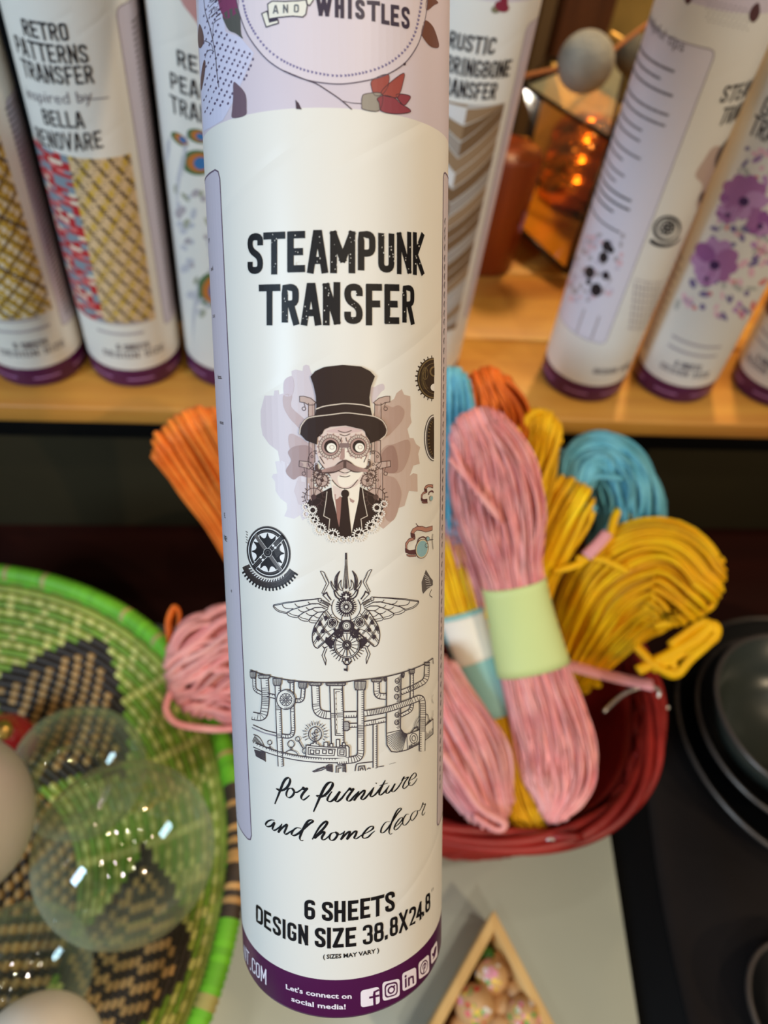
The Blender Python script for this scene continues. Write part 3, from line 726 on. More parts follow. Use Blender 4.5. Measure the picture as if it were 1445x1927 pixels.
# ================================================================ the held tube
P_ = np.array([-0.449, 0, 6.744]) * TR; D_ = np.array([0.007, 1.0, 0.196]); D_ /= np.linalg.norm(D_)
Bw = M3 @ (P_ + D_ * 4.418 * TR) + CAM; Dw = -(M3 @ D_)
held = empty('cardboard_tube', Vector([float(x) for x in Bw]), 'large white cardboard tube nearest the camera, printed with a top-hatted man and winged beetle', 'tube')
HS = Surf(Bw, Dw, TR, 3.5e-5)
cardtube(HS, held, 0.345, LT=LT, BT=0.0128)
KM = 0.000143
def CR(ox, oy, s): return lambda pts: [(ox + p[0] / s, oy + p[1] / s) for p in pts]
def hatch(ik, a, b, n, dx, dy, w, m, k=2, jit=0.0):
    rnd = random.Random(int(a[0] * 7 + b[1]))
    for i in range(n):
        t = (i + .5) / n; x = a[0] + (b[0] - a[0]) * t; y = a[1] + (b[1] - a[1]) * t; q = 1 + rnd.uniform(-jit, jit)
        ik.pl([(x, y), (x + dx * q, y + dy * q)], w, m, k)
blk = mat('ink_black', (18, 15, 17), 0.5, spec=0.25); pin = mat('ink_pipe', (74, 66, 72), 0.42)
# --- title
ik = Ink(HS, KM)
def row(word, xs, top, base, w=10.4):
    for c, (x0, x1) in zip(word, xs):
        X0, X1 = 370 + x0 / 3.0104, 370 + x1 / 3.0104
        letter(ik, c, X0, X1, base(X0), base(X1), top(X0), top(X1), w if x0 < 1100 else w * .86, blk, 3)
row('STEAMPUNK', [(290, 375), (388, 492), (515, 612), (635, 735), (757, 897), (915, 1010), (1030, 1117), (1133, 1216), (1225, 1285)],
    lambda x: 435.5 + ((x - 630) / 170) ** 2 * 6, lambda x: 510 + ((x - 630) / 170) ** 2 * 5.5)
row('TRANSFER', [(362, 465), (485, 578), (600, 697), (720, 808), (838, 938), (960, 1045), (1065, 1145), (1165, 1233)],
    lambda x: 535 + ((x - 630) / 170) ** 2 * 3, lambda x: 608.5)
ik.build('title_lettering', held, 'bold black distressed capitals')
wearm = mat('ink_wear', (228, 224, 214), 0.4); ik = Ink(HS, KM); rnd = random.Random(21)
for c0, y0, y1 in ((515, 440, 510), (560, 440, 508), (597, 440, 506), (630, 440, 508), (664, 440, 508), (720, 440, 508), (735, 440, 500), (765, 445, 508), (536, 540, 606), (575, 540, 606), (614, 540, 606), (665, 545, 606), (733, 540, 606), (762, 540, 606), (662, 570, 600), (786, 450, 508)):
    for i in range(7):
        y = rnd.uniform(y0, y1); x = c0 + rnd.uniform(-6, 6); L = rnd.uniform(1, 3.5)
        ik.pf([(x, y), (x + rnd.uniform(.6, 1.6), y + .3), (x + rnd.uniform(.4, 1.4), y + L), (x - .4, y + L * .8)], wearm, 5)
ik.build('letter_wear', held, 'small pale chips in the black letters')

# --- script lines
ik = Ink(HS, KM); c = CR(490, 1440, 4.379)
def sc(*pts, w=4.4): ik.pl(c(pts), w * .62, blk, 3, smooth=True, callig=True)
sc((120, 318), (140, 268), (165, 205), (188, 145), (212, 110), (238, 104), (246, 128), (232, 165), (205, 195), (165, 208), (136, 198), (150, 196), (205, 208), w=6)
sc((265, 190), (235, 192), (216, 225), (218, 255), (240, 266), (265, 250), (280, 220), (274, 196), (262, 190), (275, 215), (300, 222), (330, 205), (358, 182), w=5)
sc((330, 203), (345, 195), (358, 180), (352, 200), (388, 188), (360, 220), (338, 255), (342, 278), (362, 282), (405, 247), w=5.6)
sc((438, 382), (465, 320), (500, 240), (530, 180), (560, 145), (590, 140), (594, 165), (570, 205), (530, 245), (490, 262), (466, 252), (490, 248), (545, 255), w=6.4)
sc((590, 215), (568, 245), (552, 280), (562, 298), (590, 292), (625, 255), (655, 215), (632, 255), (618, 290), (635, 298), (670, 270), (700, 230), (738, 190), w=5.4)
sc((700, 230), (722, 205), (740, 186), (738, 205), (768, 192), (745, 225), (715, 270), (718, 292), (740, 290), (775, 250), (812, 212), w=5.4)
sc((812, 212), (795, 245), (770, 290), (790, 262), (835, 218), (858, 205), (852, 235), (830, 268), (838, 282), (862, 270), (900, 225), (935, 180), w=5.4)
sc((935, 180), (918, 215), (905, 248), (915, 258), (945, 240), (985, 190), (1025, 130), w=5)
sc((950, 150), (955, 145), w=4.4)
sc((1028, 122), (1000, 175), (978, 225), (985, 245), (1015, 225), (1050, 180), w=5); sc((978, 168), (1010, 158), (1050, 146), w=3)
sc((1060, 165), (1040, 200), (1035, 228), (1055, 225), (1085, 190), (1108, 150), (1088, 190), (1082, 215), (1100, 215), (1130, 185), (1160, 140), (1188, 92), w=4.6)
sc((1160, 130), (1180, 95), (1184, 110), (1218, 96), (1190, 135), (1172, 175), (1182, 192), (1210, 170), (1235, 140), w=4.4)
sc((1225, 125), (1262, 108), (1282, 82), (1272, 62), (1245, 85), (1222, 130), (1222, 160), (1245, 165), (1272, 140), (1290, 108), w=4.2)
# and home decor
sc((118, 455), (92, 450), (58, 465), (44, 490), (60, 505), (90, 498), (118, 470), (108, 500), (100, 525), (118, 535), (150, 515), (178, 485), w=5)
sc((178, 482), (165, 515), (148, 552), (170, 525), (205, 495), (222, 488), (212, 520), (198, 555), (212, 568), (245, 548), (275, 528), w=5.2)
sc((338, 520), (300, 515), (268, 540), (258, 568), (278, 578), (315, 560), (355, 525), (400, 485), (432, 462), (425, 450), (395, 458), (365, 500), (335, 565), (325, 600), (335, 620), (355, 618), w=5.6)
sc((428, 610), (455, 560), (490, 505), (525, 470), (548, 460), (548, 480), (520, 520), (480, 560), (445, 600), (480, 572), (520, 545), (528, 555), (508, 590), (510, 612), (535, 608), (565, 580), w=5.6)
sc((620, 552), (585, 560), (568, 590), (578, 615), (602, 615), (625, 592), (638, 560), (622, 550), (632, 570), (660, 568), (690, 548), w=5.2)
sc((695, 540), (680, 575), (662, 612), (690, 580), (722, 550), (738, 545), (728, 575), (712, 610), (740, 578), (775, 545), (792, 542), (785, 570), (772, 598), (790, 604), (825, 580), (860, 555), w=5.2)
sc((840, 570), (885, 550), (925, 522), (925, 502), (895, 510), (860, 545), (840, 580), (850, 600), (885, 592), (915, 562), (942, 540), w=5)
sc((1068, 465), (1030, 470), (998, 515), (992, 552), (1015, 552), (1050, 515), (1090, 455), (1130, 395), (1158, 362), (1150, 352), (1125, 372), (1095, 430), (1070, 500), (1058, 545), (1068, 568), (1085, 560), w=4.6)
sc((1095, 515), (1130, 490), (1165, 450), (1168, 430), (1145, 440), (1115, 480), (1100, 520), (1115, 532), (1145, 505), (1165, 475), w=4.2)
sc((1222, 405), (1200, 405), (1175, 445), (1172, 485), (1192, 492), (1218, 465), (1235, 435), w=4.2)
sc((1285, 372), (1255, 390), (1235, 430), (1245, 455), (1265, 440), (1290, 400), (1292, 375), (1310, 372), (1335, 330), w=4)
sc((1325, 345), (1338, 308), (1340, 325), (1358, 318), (1345, 355), (1330, 395), (1338, 412), (1356, 385), w=3.8)
ik.build('script_lettering', held, 'black handwritten script')

# --- size lines and foot
cf = CR(420, 1440, 3.3605); ik = Ink(HS, KM)
def anc(ps): return [HS.uv(*p) for p in cf(ps)]
def lrow(word, xs, base, h, w):
    for ch, (x0, x1) in zip(word, xs):
        q = cf([(x0, base(x0)), (x1, base(x1)), (x0, base(x0) - h(x0)), (x1, base(x1) - h(x1))])
        letter(ik, ch, q[0][0], q[1][0], q[0][1], q[1][1], q[2][1], q[3][1], w, blk, 3)
cS = CR(470, 1660, 4.0139)
def srow(word, boxes, w):
    """each letter: x0, x1, base y at x0, base y at x1, top y at x0, top y at x1 (crop pixels)"""
    for ch, (x0, x1, b0, b1, t0, t1) in zip(word, boxes):
        q = cS([(x0, b0), (x1, b1), (x0, t0), (x1, t1)]); letter(ik, ch, q[0][0], q[1][0], q[0][1], q[1][1], q[2][1], q[3][1], w, blk, 3)
srow('6SHEETS', [(413, 493, 276, 281, 135, 137), (545, 628, 285, 293, 148, 152), (640, 722, 293, 292, 150, 149), (742, 818, 288, 282, 143, 136), (835, 908, 275, 263, 127, 118), (922, 1008, 256, 244, 116, 94), (1022, 1094, 226, 213, 82, 68)], 6.9)
srow('DESIGN', [(46, 102, 296, 330, 162, 205), (108, 162, 334, 374, 208, 238), (175, 236, 384, 412, 250, 276), (240, 280, 410, 428, 278, 296), (286, 352, 428, 452, 298, 318), (368, 440, 454, 476, 318, 336)], 6.5)
srow('SIZE', [(492, 572, 484, 492, 344, 350), (580, 616, 492, 492, 350, 350), (630, 706, 492, 488, 350, 346), (724, 802, 487, 480, 348, 340)], 7.0)
srow('38.8X24.8', [(852, 928, 474, 464, 326, 316), (936, 1012, 458, 440, 312, 298), (1016, 1046, 430, 424, 286, 280), (1056, 1118, 414, 394, 272, 254), (1128, 1190, 382, 352, 240, 208), (1202, 1254, 338, 306, 196, 178), (1258, 1302, 296, 268, 166, 138), (1300, 1318, 254, 248, 120, 112), (1324, 1362, 240, 204, 100, 74)], 6.0)
for x in (1372, 1382): ik.pl(cS([(x, 70 - (x - 1372)), (x + 2, 50 - (x - 1372))]), 1.3, blk)
ik.build('size_lettering', held, 'bold black capitals giving sheets and size')
ik = Ink(HS, KM); sans(ik, '( SIZES MAY VARY )', anc([(632, 1222), (805, 1212), (985, 1180)]), 8.6 * KM, blk, 3, 0.025); ik.build('small_lettering', held)
ik = Ink(HS, KM)
for ch, x0, x1, b0, b1, h in (('N', 132, 148, 1220, 1240, 88), ('T', 148, 166, 1245, 1268, 88), ('.', 170, 180, 1290, 1300, 88), ('C', 182, 206, 1300, 1330, 96), ('O', 208, 234, 1332, 1355, 96), ('M', 238, 276, 1358, 1388, 98)):
    q = cf([(x0, b0), (x1, b1), (x0, b0 - h), (x1, b1 - h)]); letter(ik, ch, q[0][0], q[1][0], q[0][1], q[1][1], q[2][1], q[3][1], 3.4, white_i, 3)
sans(ik, "Let's connect on", anc([(398, 1412), (600, 1462), (812, 1474)]), 10.5 * KM, white_i, 3, 0.022)
sans(ik, 'social media!', anc([(432, 1488), (600, 1531), (775, 1540)]), 10.5 * KM, white_i, 3, 0.022)
ik.build('foot_lettering', held, 'white lettering on the purple foot')
# icons
ik = Ink(HS, KM)
def icon(q, draw):
    q = cf(q)
    def T(x, y):
        a = (q[0][0] * (1 - x) + q[1][0] * x, q[0][1] * (1 - x) + q[1][1] * x); b = (q[3][0] * (1 - x) + q[2][0] * x, q[3][1] * (1 - x) + q[2][1] * x)
        return (a[0] * (1 - y) + b[0] * y, a[1] * (1 - y) + b[1] * y)
    def rr(x0, y0, x1, y1, r=.16):
        P = []
        for cx, cy, a0 in ((x1 - r, y0 + r, -90), (x1 - r, y1 - r, 0), (x0 + r, y1 - r, 90), (x0 + r, y0 + r, 180)):
            for k in range(4): a = R_(a0 + 30 * k); P.append(T(cx + r * math.cos(a), cy + r * math.sin(a)))
        return P
    def cir(x, y, r, n=18): return [T(x + r * math.cos(2 * math.pi * i / n), y + r * math.sin(2 * math.pi * i / n)) for i in range(n)]
    ik.pf(rr(0, 0, 1, 1), white_i, 2); draw(T, rr, cir)
def d_f(T, rr, cir):
    ik.pl([T(.72, 1), T(.72, .40)], 5, purple, 3); ik.pl([T(.72, .42), T(.74, .26), T(.94, .2)], 4.4, purple, 3); ik.pl([T(.5, .52), T(.94, .52)], 4.4, purple, 3)
def d_ig(T, rr, cir):
    ik.pf(rr(.12, .12, .88, .88, .2), purple, 3); ik.pf(rr(.2, .2, .8, .8, .16), white_i, 4); ik.pf(cir(.5, .5, .22), purple, 5); ik.pf(cir(.5, .5, .13), white_i, 6); ik.pf(cir(.68, .32, .05, 8), purple, 5)
def d_in(T, rr, cir):
    ik.pl([T(.24, .4), T(.24, .82)], 4.4, purple, 3); ik.pf(cir(.24, .24, .08, 8), purple, 3); ik.pl([T(.46, .82), T(.46, .42)], 4.2, purple, 3); ik.pl([T(.48, .5), T(.6, .42), T(.76, .46), T(.78, .82)], 4, purple, 3)
def d_p(T, rr, cir):
    ik.pf(cir(.5, .5, .38), purple, 3); ik.pf(cir(.5, .5, .31), white_i, 4); ik.pl([T(.42, .8), T(.55, .35)], 3, purple, 5); ik.pl([T(.36, .52), T(.38, .36), T(.58, .28), T(.68, .42), T(.6, .58), T(.48, .56)], 2.2, purple, 5)
def d_t(T, rr, cir):
    ik.pf([T(.15, .3), T(.4, .45), T(.5, .3), T(.7, .22), T(.9, .3), T(.8, .55), T(.55, .8), T(.2, .78), T(.38, .68), T(.2, .5)], purple, 3)
icon([(868, 1425), (985, 1398), (990, 1506), (870, 1532)], d_f); icon([(1005, 1372), (1115, 1347), (1115, 1460), (1008, 1492)], d_ig)
icon([(1130, 1316), (1218, 1274), (1221, 1385), (1133, 1432)], d_in); icon([(1233, 1250), (1299, 1193), (1302, 1305), (1236, 1357)], d_p); icon([(1311, 1172), (1350, 1105), (1354, 1205), (1314, 1262)], d_t)
ik.build('social_icons', held, 'row of small white rounded square icons')

# --- side panels
ik = Ink(HS, KM); a, b = sidepanel(ik, (413, 316), (474, 1586), -0.04, panelm, 1, 0.0022)
ik.build('side_panel', held, 'grey-lilac panel with rounded corners on the left side')
ik = Ink(HS, KM)
for t, x, y, h in (('ge', 395, 453, 9), ('sed.', 402, 508, 9), ('sa a', 405, 597, 9), ('latas.', 418, 713, 9), ('vous', 421, 799, 9), ('E.', 425, 975, 11), ('NE!', 428, 1020, 12), ('e', 437, 1115, 9), ('e', 447, 1532, 9)):
    u, v_ = HS.uv(x, y); vs, fs = fonttris(t); wd = (max(p[0] for p in vs) - min(p[0] for p in vs)) / .7 * h * KM * .9
    sans(ik, t, [(u - wd, v_), (u, v_)], h * KM * .8, ink_d, 3)
ik.build('panel_text', held)
ik = Ink(HS, KM); sidepanel(ik, (834, 322), (822, 1557), 0.03, mat('panel_warm_lilac', (198, 186, 190), 0.4), 1, 0.0015); ik.build('side_panel', held, 'grey-lilac panel sliver on the right side')
ik = Ink(HS, KM); rnd = random.Random(2)
for i in range(62):
    y = 415 + i * 17.5 + rnd.uniform(-2, 2)
    if y > 1520: break
    u, v_ = HS.uv(836.2 - (y - 400) * .0088, y); ik.line([(u, v_), (u + 0.0008, v_ + 0.0007)], 0.00045, ink_g, 3); ik.line([(u + 0.0004, v_ - 0.0005), (u + 0.0004, v_ + 0.0007)], 0.0004, ink_g, 3)
ik.build('panel_text', held)

# --- printed top zone
c4 = CR(440, 0, 3.6125); c5 = CR(370, 0, 7.605); ik = Ink(HS, KM)
badge = mat('badge_lilac', (214, 202, 208), 0.4); pale = mat('pale_blue_lilac', (202, 200, 220), .42)
ik.pf([(374, 0), (374, 60), (383, 248), (420, 226), (440, 190), (470, 120), (478, 100), (452, 70), (425, 60), (420, 30), (420, -30), (374, -30)], pale, 1)
rim_ = [(5, -150), (20, 0), (55, 140), (110, 262), (215, 395), (330, 478), (480, 540), (620, 566), (760, 570), (940, 540), (1060, 497), (1170, 420), (1255, 290), (1300, 120), (1315, -20), (1318, -150)]
ik.pf(c4(rim_), badge, 2); ik.pl(c4(rim_), 1.6, mat('ink_bronze', (96, 84, 100), .42), 3, smooth=True)
inner = catmull(c4([(45, -100), (62, 0), (95, 130), (160, 250), (240, 345), (345, 420), (480, 478), (640, 512), (760, 516), (900, 492), (1010, 455), (1100, 400), (1180, 320), (1232, 220), (1258, 110), (1275, 0), (1280, -90)]), 12)
L = 0; last = np.array(inner[0]); bead = mat('ink_bead', (120, 110, 150), .42)
for p in inner:
    if np.linalg.norm(p - last) > 6.2: ik.ell(p[0], p[1], 1.9, 2.6, bead, 3, n=8, rot=.6); ik.ell(p[0] - 1.5, p[1] - 2, 1.0, 1.4, bead, 3, n=6); last = p
ik.build('badge', held, 'round lilac badge edged with a beaded ring')
ik = Ink(HS, KM); pmark = mat('ink_aubergine', (58, 48, 66), .42)
for ch, x0, x1, b, h in (('W', 562, 662, 104, 125), ('H', 690, 745, 112, 130), ('I', 775, 800, 118, 130), ('S', 828, 885, 125, 125), ('T', 910, 985, 135, 125), ('L', 1003, 1052, 160, 125), ('E', 1066, 1120, 172, 135), ('S', 1138, 1192, 190, 140)):
    q = c4([(x0, b - 2), (x1, b + 6), (x0, b - h), (x1, b + 6 - h)]); letter(ik, ch, q[0][0], q[1][0], q[0][1], q[1][1], q[2][1], q[3][1], 5.6, pmark, 4)
ik.build('badge_lettering', held)
ik = Ink(HS, KM); crm = mat('banner_cream', (226, 222, 208), .42)
bn = c4([(232, 30), (262, 10), (350, 12), (440, 8), (490, 0), (500, 40), (490, 100), (470, 118), (400, 112), (310, 120), (240, 132)]); ik.pf(bn, crm, 4); ik.pl(bn, 1.6, pmark, 5, closed=True)
bn = c4([(192, 95), (228, 78), (240, 130), (245, 152), (302, 138), (305, 160), (222, 186)]); ik.pf(bn, crm, 4); ik.pl(bn, 1.6, pmark, 5, closed=True); ik.pf(c4([(240, 130), (300, 122), (300, 140), (250, 150)]), pmark, 5)
bn = c4([(488, -30), (540, -20), (540, 5), (515, 42), (500, 30)]); ik.pf(bn, crm, 4); ik.pl(bn, 1.4, pmark, 5, closed=True)
for ch, x0, x1, b in (('A', 268, 305, 92), ('N', 335, 372, 88), ('D', 408, 445, 86)):
    q = c4([(x0, b), (x1, b), (x0, b - 52), (x1, b - 52)]); letter(ik, ch, q[0][0], q[1][0], q[0][1], q[1][1], q[2][1], q[3][1], 2, mat('ink_slate', (96, 98, 104), .42), 6)
ik.build('banner', held, 'small cream ribbon banner lettered AND')
ik = Ink(HS, KM); lf = mat('print_leaf_umber', (96, 66, 64), .42); lf2 = mat('print_leaf_brown', (112, 72, 58), .42); ol = mat('print_outline', (66, 46, 56), .42); pt = mat('petal_crimson', (140, 62, 72), .42); pt2 = mat('petal_rust', (156, 74, 66), .42); gy = mat('print_olive_grey', (84, 84, 80), .42)
for P, m in (([(530, 1180), (600, 1220), (680, 1310), (712, 1400), (716, 1540), (700, 1650), (515, 1690), (512, 1560), (525, 1380)], mat('leaf_plum', (108, 88, 100), .42)), ([(40, 350), (75, 400), (105, 520), (100, 620), (60, 690), (30, 660), (20, 520)], lf), ([(110, 860), (130, 900), (118, 1050), (90, 1220), (65, 1300), (62, 1150), (80, 980)], lf), ([(330, -40), (580, -40), (600, 120), (560, 200), (430, 270), (370, 210), (325, 90)], mat('petal_plum', (122, 60, 92), .42)), ([(375, 210), (520, 120), (600, 140), (625, 230), (640, 480), (665, 555), (560, 480), (470, 440), (410, 340)], gy)):
    ik.pf(c5(P), m, 2, True)
ik.pl(c5([(105, -20), (130, 180), (190, 380), (240, 600), (275, 800), (290, 1000), (320, 1250)]), 1.6, ol, 3, smooth=True)
ik.pl(c5([(240, 720), (215, 640), (160, 600), (110, 585)]), 1.0, ol, 3, smooth=True); ik.pl(c5([(255, 740), (200, 715), (150, 750), (125, 830)]), 1.0, ol, 3, smooth=True); ik.pl(c5([(235, 560), (240, 400), (260, 320), (350, 260)]), 1.0, ol, 3, smooth=True)
rnd = random.Random(5)
for i in range(26):
    x = rnd.uniform(180, 320); y = rnd.uniform(-20, 260); ik.pl(c5([(x, y), (x + 50, y - 50)]), .7, ol, 3)
ik.build('foliage_print', held, 'plum leaves and thin stems at the upper left')
ik = Ink(HS, KM)
for i in range(-2, 12):
    for j in range(-1, 20):
        x = 90 + i * 78 + j * 8 + (j % 2) * 38; y = 60 + j * 84 + i * 26 - (j % 2) * 6
        px, py = c5([(x, y)])[0]
        if x < 95 or y > 1690 - max(0, x - 100) * .5 or x > 830 - max(0, y - 860) * .42 or (y < 420 + (x - 350) * .75 and x > 330) or (515 < x < 720 and y > 1180) : continue
        ik.ell(px, py, 1.9 if x > 250 else 1.2, 2.9, mat('dot_plum', (96, 84, 110), .42), 2, n=8, rot=.3)
ik.build('dot_print', held)
ik = Ink(HS, KM)
ik.pl(c4([(330, 478), (480, 540), (560, 570), (640, 620), (720, 675), (802, 745)]), 1.5, ol, 3, smooth=True); ik.pl(c4([(738, 688), (800, 700), (868, 705)]), .9, ol, 3, smooth=True)
for P, m, k in (([(940, 545), (1045, 505), (1048, 580), (1010, 640), (960, 650), (935, 600)], pt2, 2), ([(1000, 640), (1040, 580), (1150, 498), (1148, 560), (1120, 650), (1090, 665)], pt2, 3), ([(1100, 650), (1140, 640), (1198, 655), (1180, 695), (1150, 715)], pt, 2),
                ([(870, 665), (890, 640), (990, 632), (1010, 680), (980, 755), (880, 745), (868, 720)], mat('print_calyx_grey', (150, 142, 130), .42), 3), ([(972, 672), (1020, 650), (1090, 668), (1130, 705), (1190, 742), (1190, 765), (1090, 775), (1000, 755), (985, 700)], pt, 4)):
    ik.pf(c4(P), m, k, True); ik.pl(c4(P), .9, ol, k + 1, smooth=True, closed=True)
for P in ([(1296, 140), (1340, 165), (1370, 220), (1393, 318), (1340, 318), (1295, 270), (1272, 220)], [(1310, -10), (1350, -15), (1388, 18), (1360, 35), (1320, 68), (1302, 60)]): ik.pf(c4(P), lf2, 2, True)
ik.pf(c4([(418, 678), (440, 700), (462, 745), (424, 742)]), ol, 2); ik.pf(c4([(1150, 430), (1168, 428), (1166, 445), (1152, 445)]), ol, 3)
ik.build('flower_print', held, 'crimson bud and brown leaves')

# --- top-hatted man
cA = CR(440, 640, 3.5244)
mist = mat('wash_mauve', (203, 190, 194), .42); mist2 = mat('wash_rose', (184, 160, 158), .42); mist3 = mat('wash_brown', (160, 132, 128), .42); mistL = mat('wash_pale', (212, 203, 208), .42)
ik = Ink(HS, KM)
ik.pf(cA([(510, 210), (500, 170), (480, 163), (460, 172), (456, 205), (410, 195), (383, 205), (385, 235), (350, 262), (332, 320), (332, 352), (300, 362), (296, 332), (270, 334), (265, 368), (205, 368), (196, 400), (178, 470), (180, 560), (192, 630), (235, 690), (292, 735), (305, 800), (350, 880), (500, 1000), (560, 800), (560, 300)]), mist, 1)
ik.pf(cA([(275, 805), (320, 800), (500, 900), (500, 1170), (455, 1195), (440, 1160), (400, 1185), (335, 1168), (355, 1120), (352, 1082), (310, 1050), (278, 1000), (275, 940), (252, 908), (262, 888), (290, 885)]), mistL, 1)
ik.pf(cA([(500, 950), (420, 930), (400, 1000), (430, 1090), (500, 1100)]), mist, 2)
ik.pf(cA([(330, 365), (385, 365), (380, 440), (440, 500), (500, 560), (470, 620), (410, 560), (365, 510), (330, 440)]), mist2, 2, True)
ik.pf(cA([(335, 270), (385, 240), (400, 300), (385, 365), (335, 365)]), mat('wash_mauve_mid', (194, 176, 182), .42), 2, True)
ik.pf(cA([(362, 640), (400, 625), (500, 690), (540, 760), (500, 800), (385, 745)]), mist2, 2, True)
ik.pf(cA([(360, 740), (420, 700), (520, 720), (520, 900), (440, 900), (395, 925), (345, 870), (380, 800)]), mist3, 3, True)
rb_ = mat('wash_tan', (196, 172, 158), .42); rb2 = mat('wash_tan_dark', (178, 148, 134), .42); rb3 = mat('wash_umber', (156, 122, 110), .42)
ik.pf(cA([(905, 320), (935, 310), (960, 295), (992, 292), (998, 325), (975, 345), (950, 380), (915, 420)]), mist, 1, True)
ik.pf(cA([(960, 420), (1030, 410), (1062, 390), (1078, 352), (1112, 325), (1128, 362), (1168, 372), (1172, 440), (1170, 500), (1178, 545), (1150, 590), (1165, 650), (1190, 650), (1208, 690), (1235, 710), (1222, 755), (1232, 820), (1190, 832), (1165, 900), (1190, 882), (1216, 890), (1218, 1005), (1160, 1000), (1130, 1100), (1085, 1115), (1060, 1190), (990, 1252), (950, 1220), (960, 1050), (900, 900), (920, 500)]), rb_, 1)
ik.pf(cA([(1000, 430), (1050, 445), (1090, 432), (1128, 465), (1120, 520), (1080, 575), (1010, 640), (960, 600), (960, 480)]), rb2, 2, True)
ik.pf(cA([(970, 750), (1010, 700), (1060, 690), (1150, 660), (1170, 715), (1150, 800), (1110, 870), (1040, 885), (980, 860)]), rb2, 2, True)
ik.pf(cA([(975, 765), (1015, 710), (1060, 705), (1085, 790), (1080, 870), (1020, 880), (975, 850)]), rb3, 3, True)
ik.pf(cA([(970, 885), (1020, 900), (1070, 920), (1108, 1000), (1100, 1080), (1062, 1188), (1010, 1190), (975, 1060)]), rb2, 2, True)
ik.build('watercolour_wash', held, 'mauve and tan watercolour cloud behind the man')
hat = mat('hat_print', (48, 32, 27), .5, spec=.2); skin = mat('skin_print', (218, 196, 184), .42); skinL = mat('skin_light_print', (234, 222, 204), .42); lineb = mat('line_brown', (72, 46, 42), .42); hil = mat('line_light', (212, 196, 178), .42); sk3 = mat('skin_shade_print', (170, 136, 126), .42); gr = mat('pipe_print', (186, 160, 148), .42)
ik = Ink(HS, KM)   # pipework behind him
for sgn in (-1, 1):
    X = lambda x: 735 + sgn * (x)
    def G(P): return cA([(X(x), y) for x, y in P])
    for P in ([(198, 420), (240, 420), (240, 520), (198, 520)], [(198, 665), (236, 665), (236, 810), (198, 810)], [(205, 845), (250, 845), (250, 1060), (205, 1060)]):
        ik.pf(G(P), gr, 2); ik.pl(G(P), 1.1, lineb, 3, closed=True); ik.pl(G([((P[0][0] * .65 + P[1][0] * .35), P[0][1]), ((P[0][0] * .65 + P[1][0] * .35), P[2][1])]), 1.6, sk3, 3)
    for P in ([(190, 415), (225, 385), (270, 372), (298, 372), (298, 410), (265, 415), (240, 430), (205, 430)], [(205, 830), (240, 806), (300, 800), (302, 838), (265, 845), (235, 855)]):
        ik.pf(G(P), gr, 3); ik.pl(G(P), 1.1, lineb, 4, closed=True)
    for y in (455, 885):
        p = G([(270, y)])[0]; ik.ell(p[0], p[1], 3.4, 3.4, lineb, 3, w=1.1, n=12); ik.pl(G([(270, y - 40), (262, y - 14)]), 1, lineb, 3)
    for (x, y, r) in ((205, 1040, 21), (150, 930, 14), (175, 890, 10)):
        p = G([(x, y)])[0]; ik.ell(p[0], p[1], r, r * .95, gr, 2, n=24); ik.gear(p[0], p[1], r, lineb, 4, 16, 1.1)
    p = G([(190, 800)])[0]; ik.ell(p[0], p[1], 15, 19, lineb, 3, w=1.2)
    for i in range(10):
        q = G([(160 + (i % 3) * 28, 720 + i * 26)])[0]; ik.ell(q[0], q[1], 2.2, 2.2, lineb, 4, w=.9, n=8)
ik.build('pipe_print', held, 'brown pipes and cogs either side of the man')
ik = Ink(HS, KM)
suit = [(480, 1100), (500, 1058), (560, 1020), (640, 978), (735, 985), (840, 975), (925, 1020), (975, 1055), (992, 1110), (960, 1190), (905, 1252), (825, 1300), (735, 1318), (650, 1302), (570, 1252), (512, 1182)]
ik.pf(cA(suit), hat, 3)
ik.pf(cA([(642, 915), (735, 990), (832, 890), (835, 960), (826, 1058), (800, 1180), (780, 1282), (740, 1200), (705, 1262), (672, 1110), (655, 1040)]), skinL, 4)
ik.pf(cA([(668, 1020), (715, 1040), (718, 1130), (703, 1262), (684, 1180)]), mat('shirt_shade', (150, 104, 92), .42), 5)
ik.pf(cA([(655, 960), (735, 1000), (690, 1050), (665, 1060)]), skin, 5)
ik.pf(cA([(714, 1040), (754, 1040), (768, 1180), (783, 1312), (690, 1312), (706, 1170)]), hat, 6); e = cA([(737, 1018)])[0]; ik.ell(e[0], e[1], 7.4, 8, hat, 7)
ik.pf(cA([(765, 1045), (790, 1060), (800, 1065), (790, 1080), (772, 1070)]), sk3, 6)
for P in ([(618, 1005), (612, 1060), (596, 1165), (636, 1186), (628, 1272)], [(850, 975), (862, 1060), (884, 1165), (842, 1186), (850, 1268)]): ik.pl(cA(P), 1.2, hil, 5)
ik.build('suit_print', held, 'dark suit, pale shirt and narrow tie')
ik = Ink(HS, KM)   # face
ik.pf(cA([(556, 650), (580, 600), (640, 575), (735, 566), (840, 588), (885, 625), (900, 690), (892, 760), (880, 830), (850, 900), (820, 955), (780, 978), (735, 982), (700, 972), (660, 935), (620, 870), (580, 820), (555, 760), (548, 700)]), skin, 5, True)
ik.pf(cA([(740, 720), (780, 780), (860, 760), (880, 820), (840, 900), (790, 950), (740, 975), (700, 960), (690, 900), (760, 880)]), skinL, 6, True)
ik.pf(cA([(716, 720), (735, 715), (735, 775), (722, 795), (700, 790)]), sk3, 7); ik.pf(cA([(735, 715), (752, 720), (768, 778), (752, 792), (735, 785)]), skinL, 7)
ik.pf(cA([(620, 600), (735, 575), (850, 600), (760, 615), (640, 612)]), mat('brow_print', (206, 176, 170), .42), 6, True)
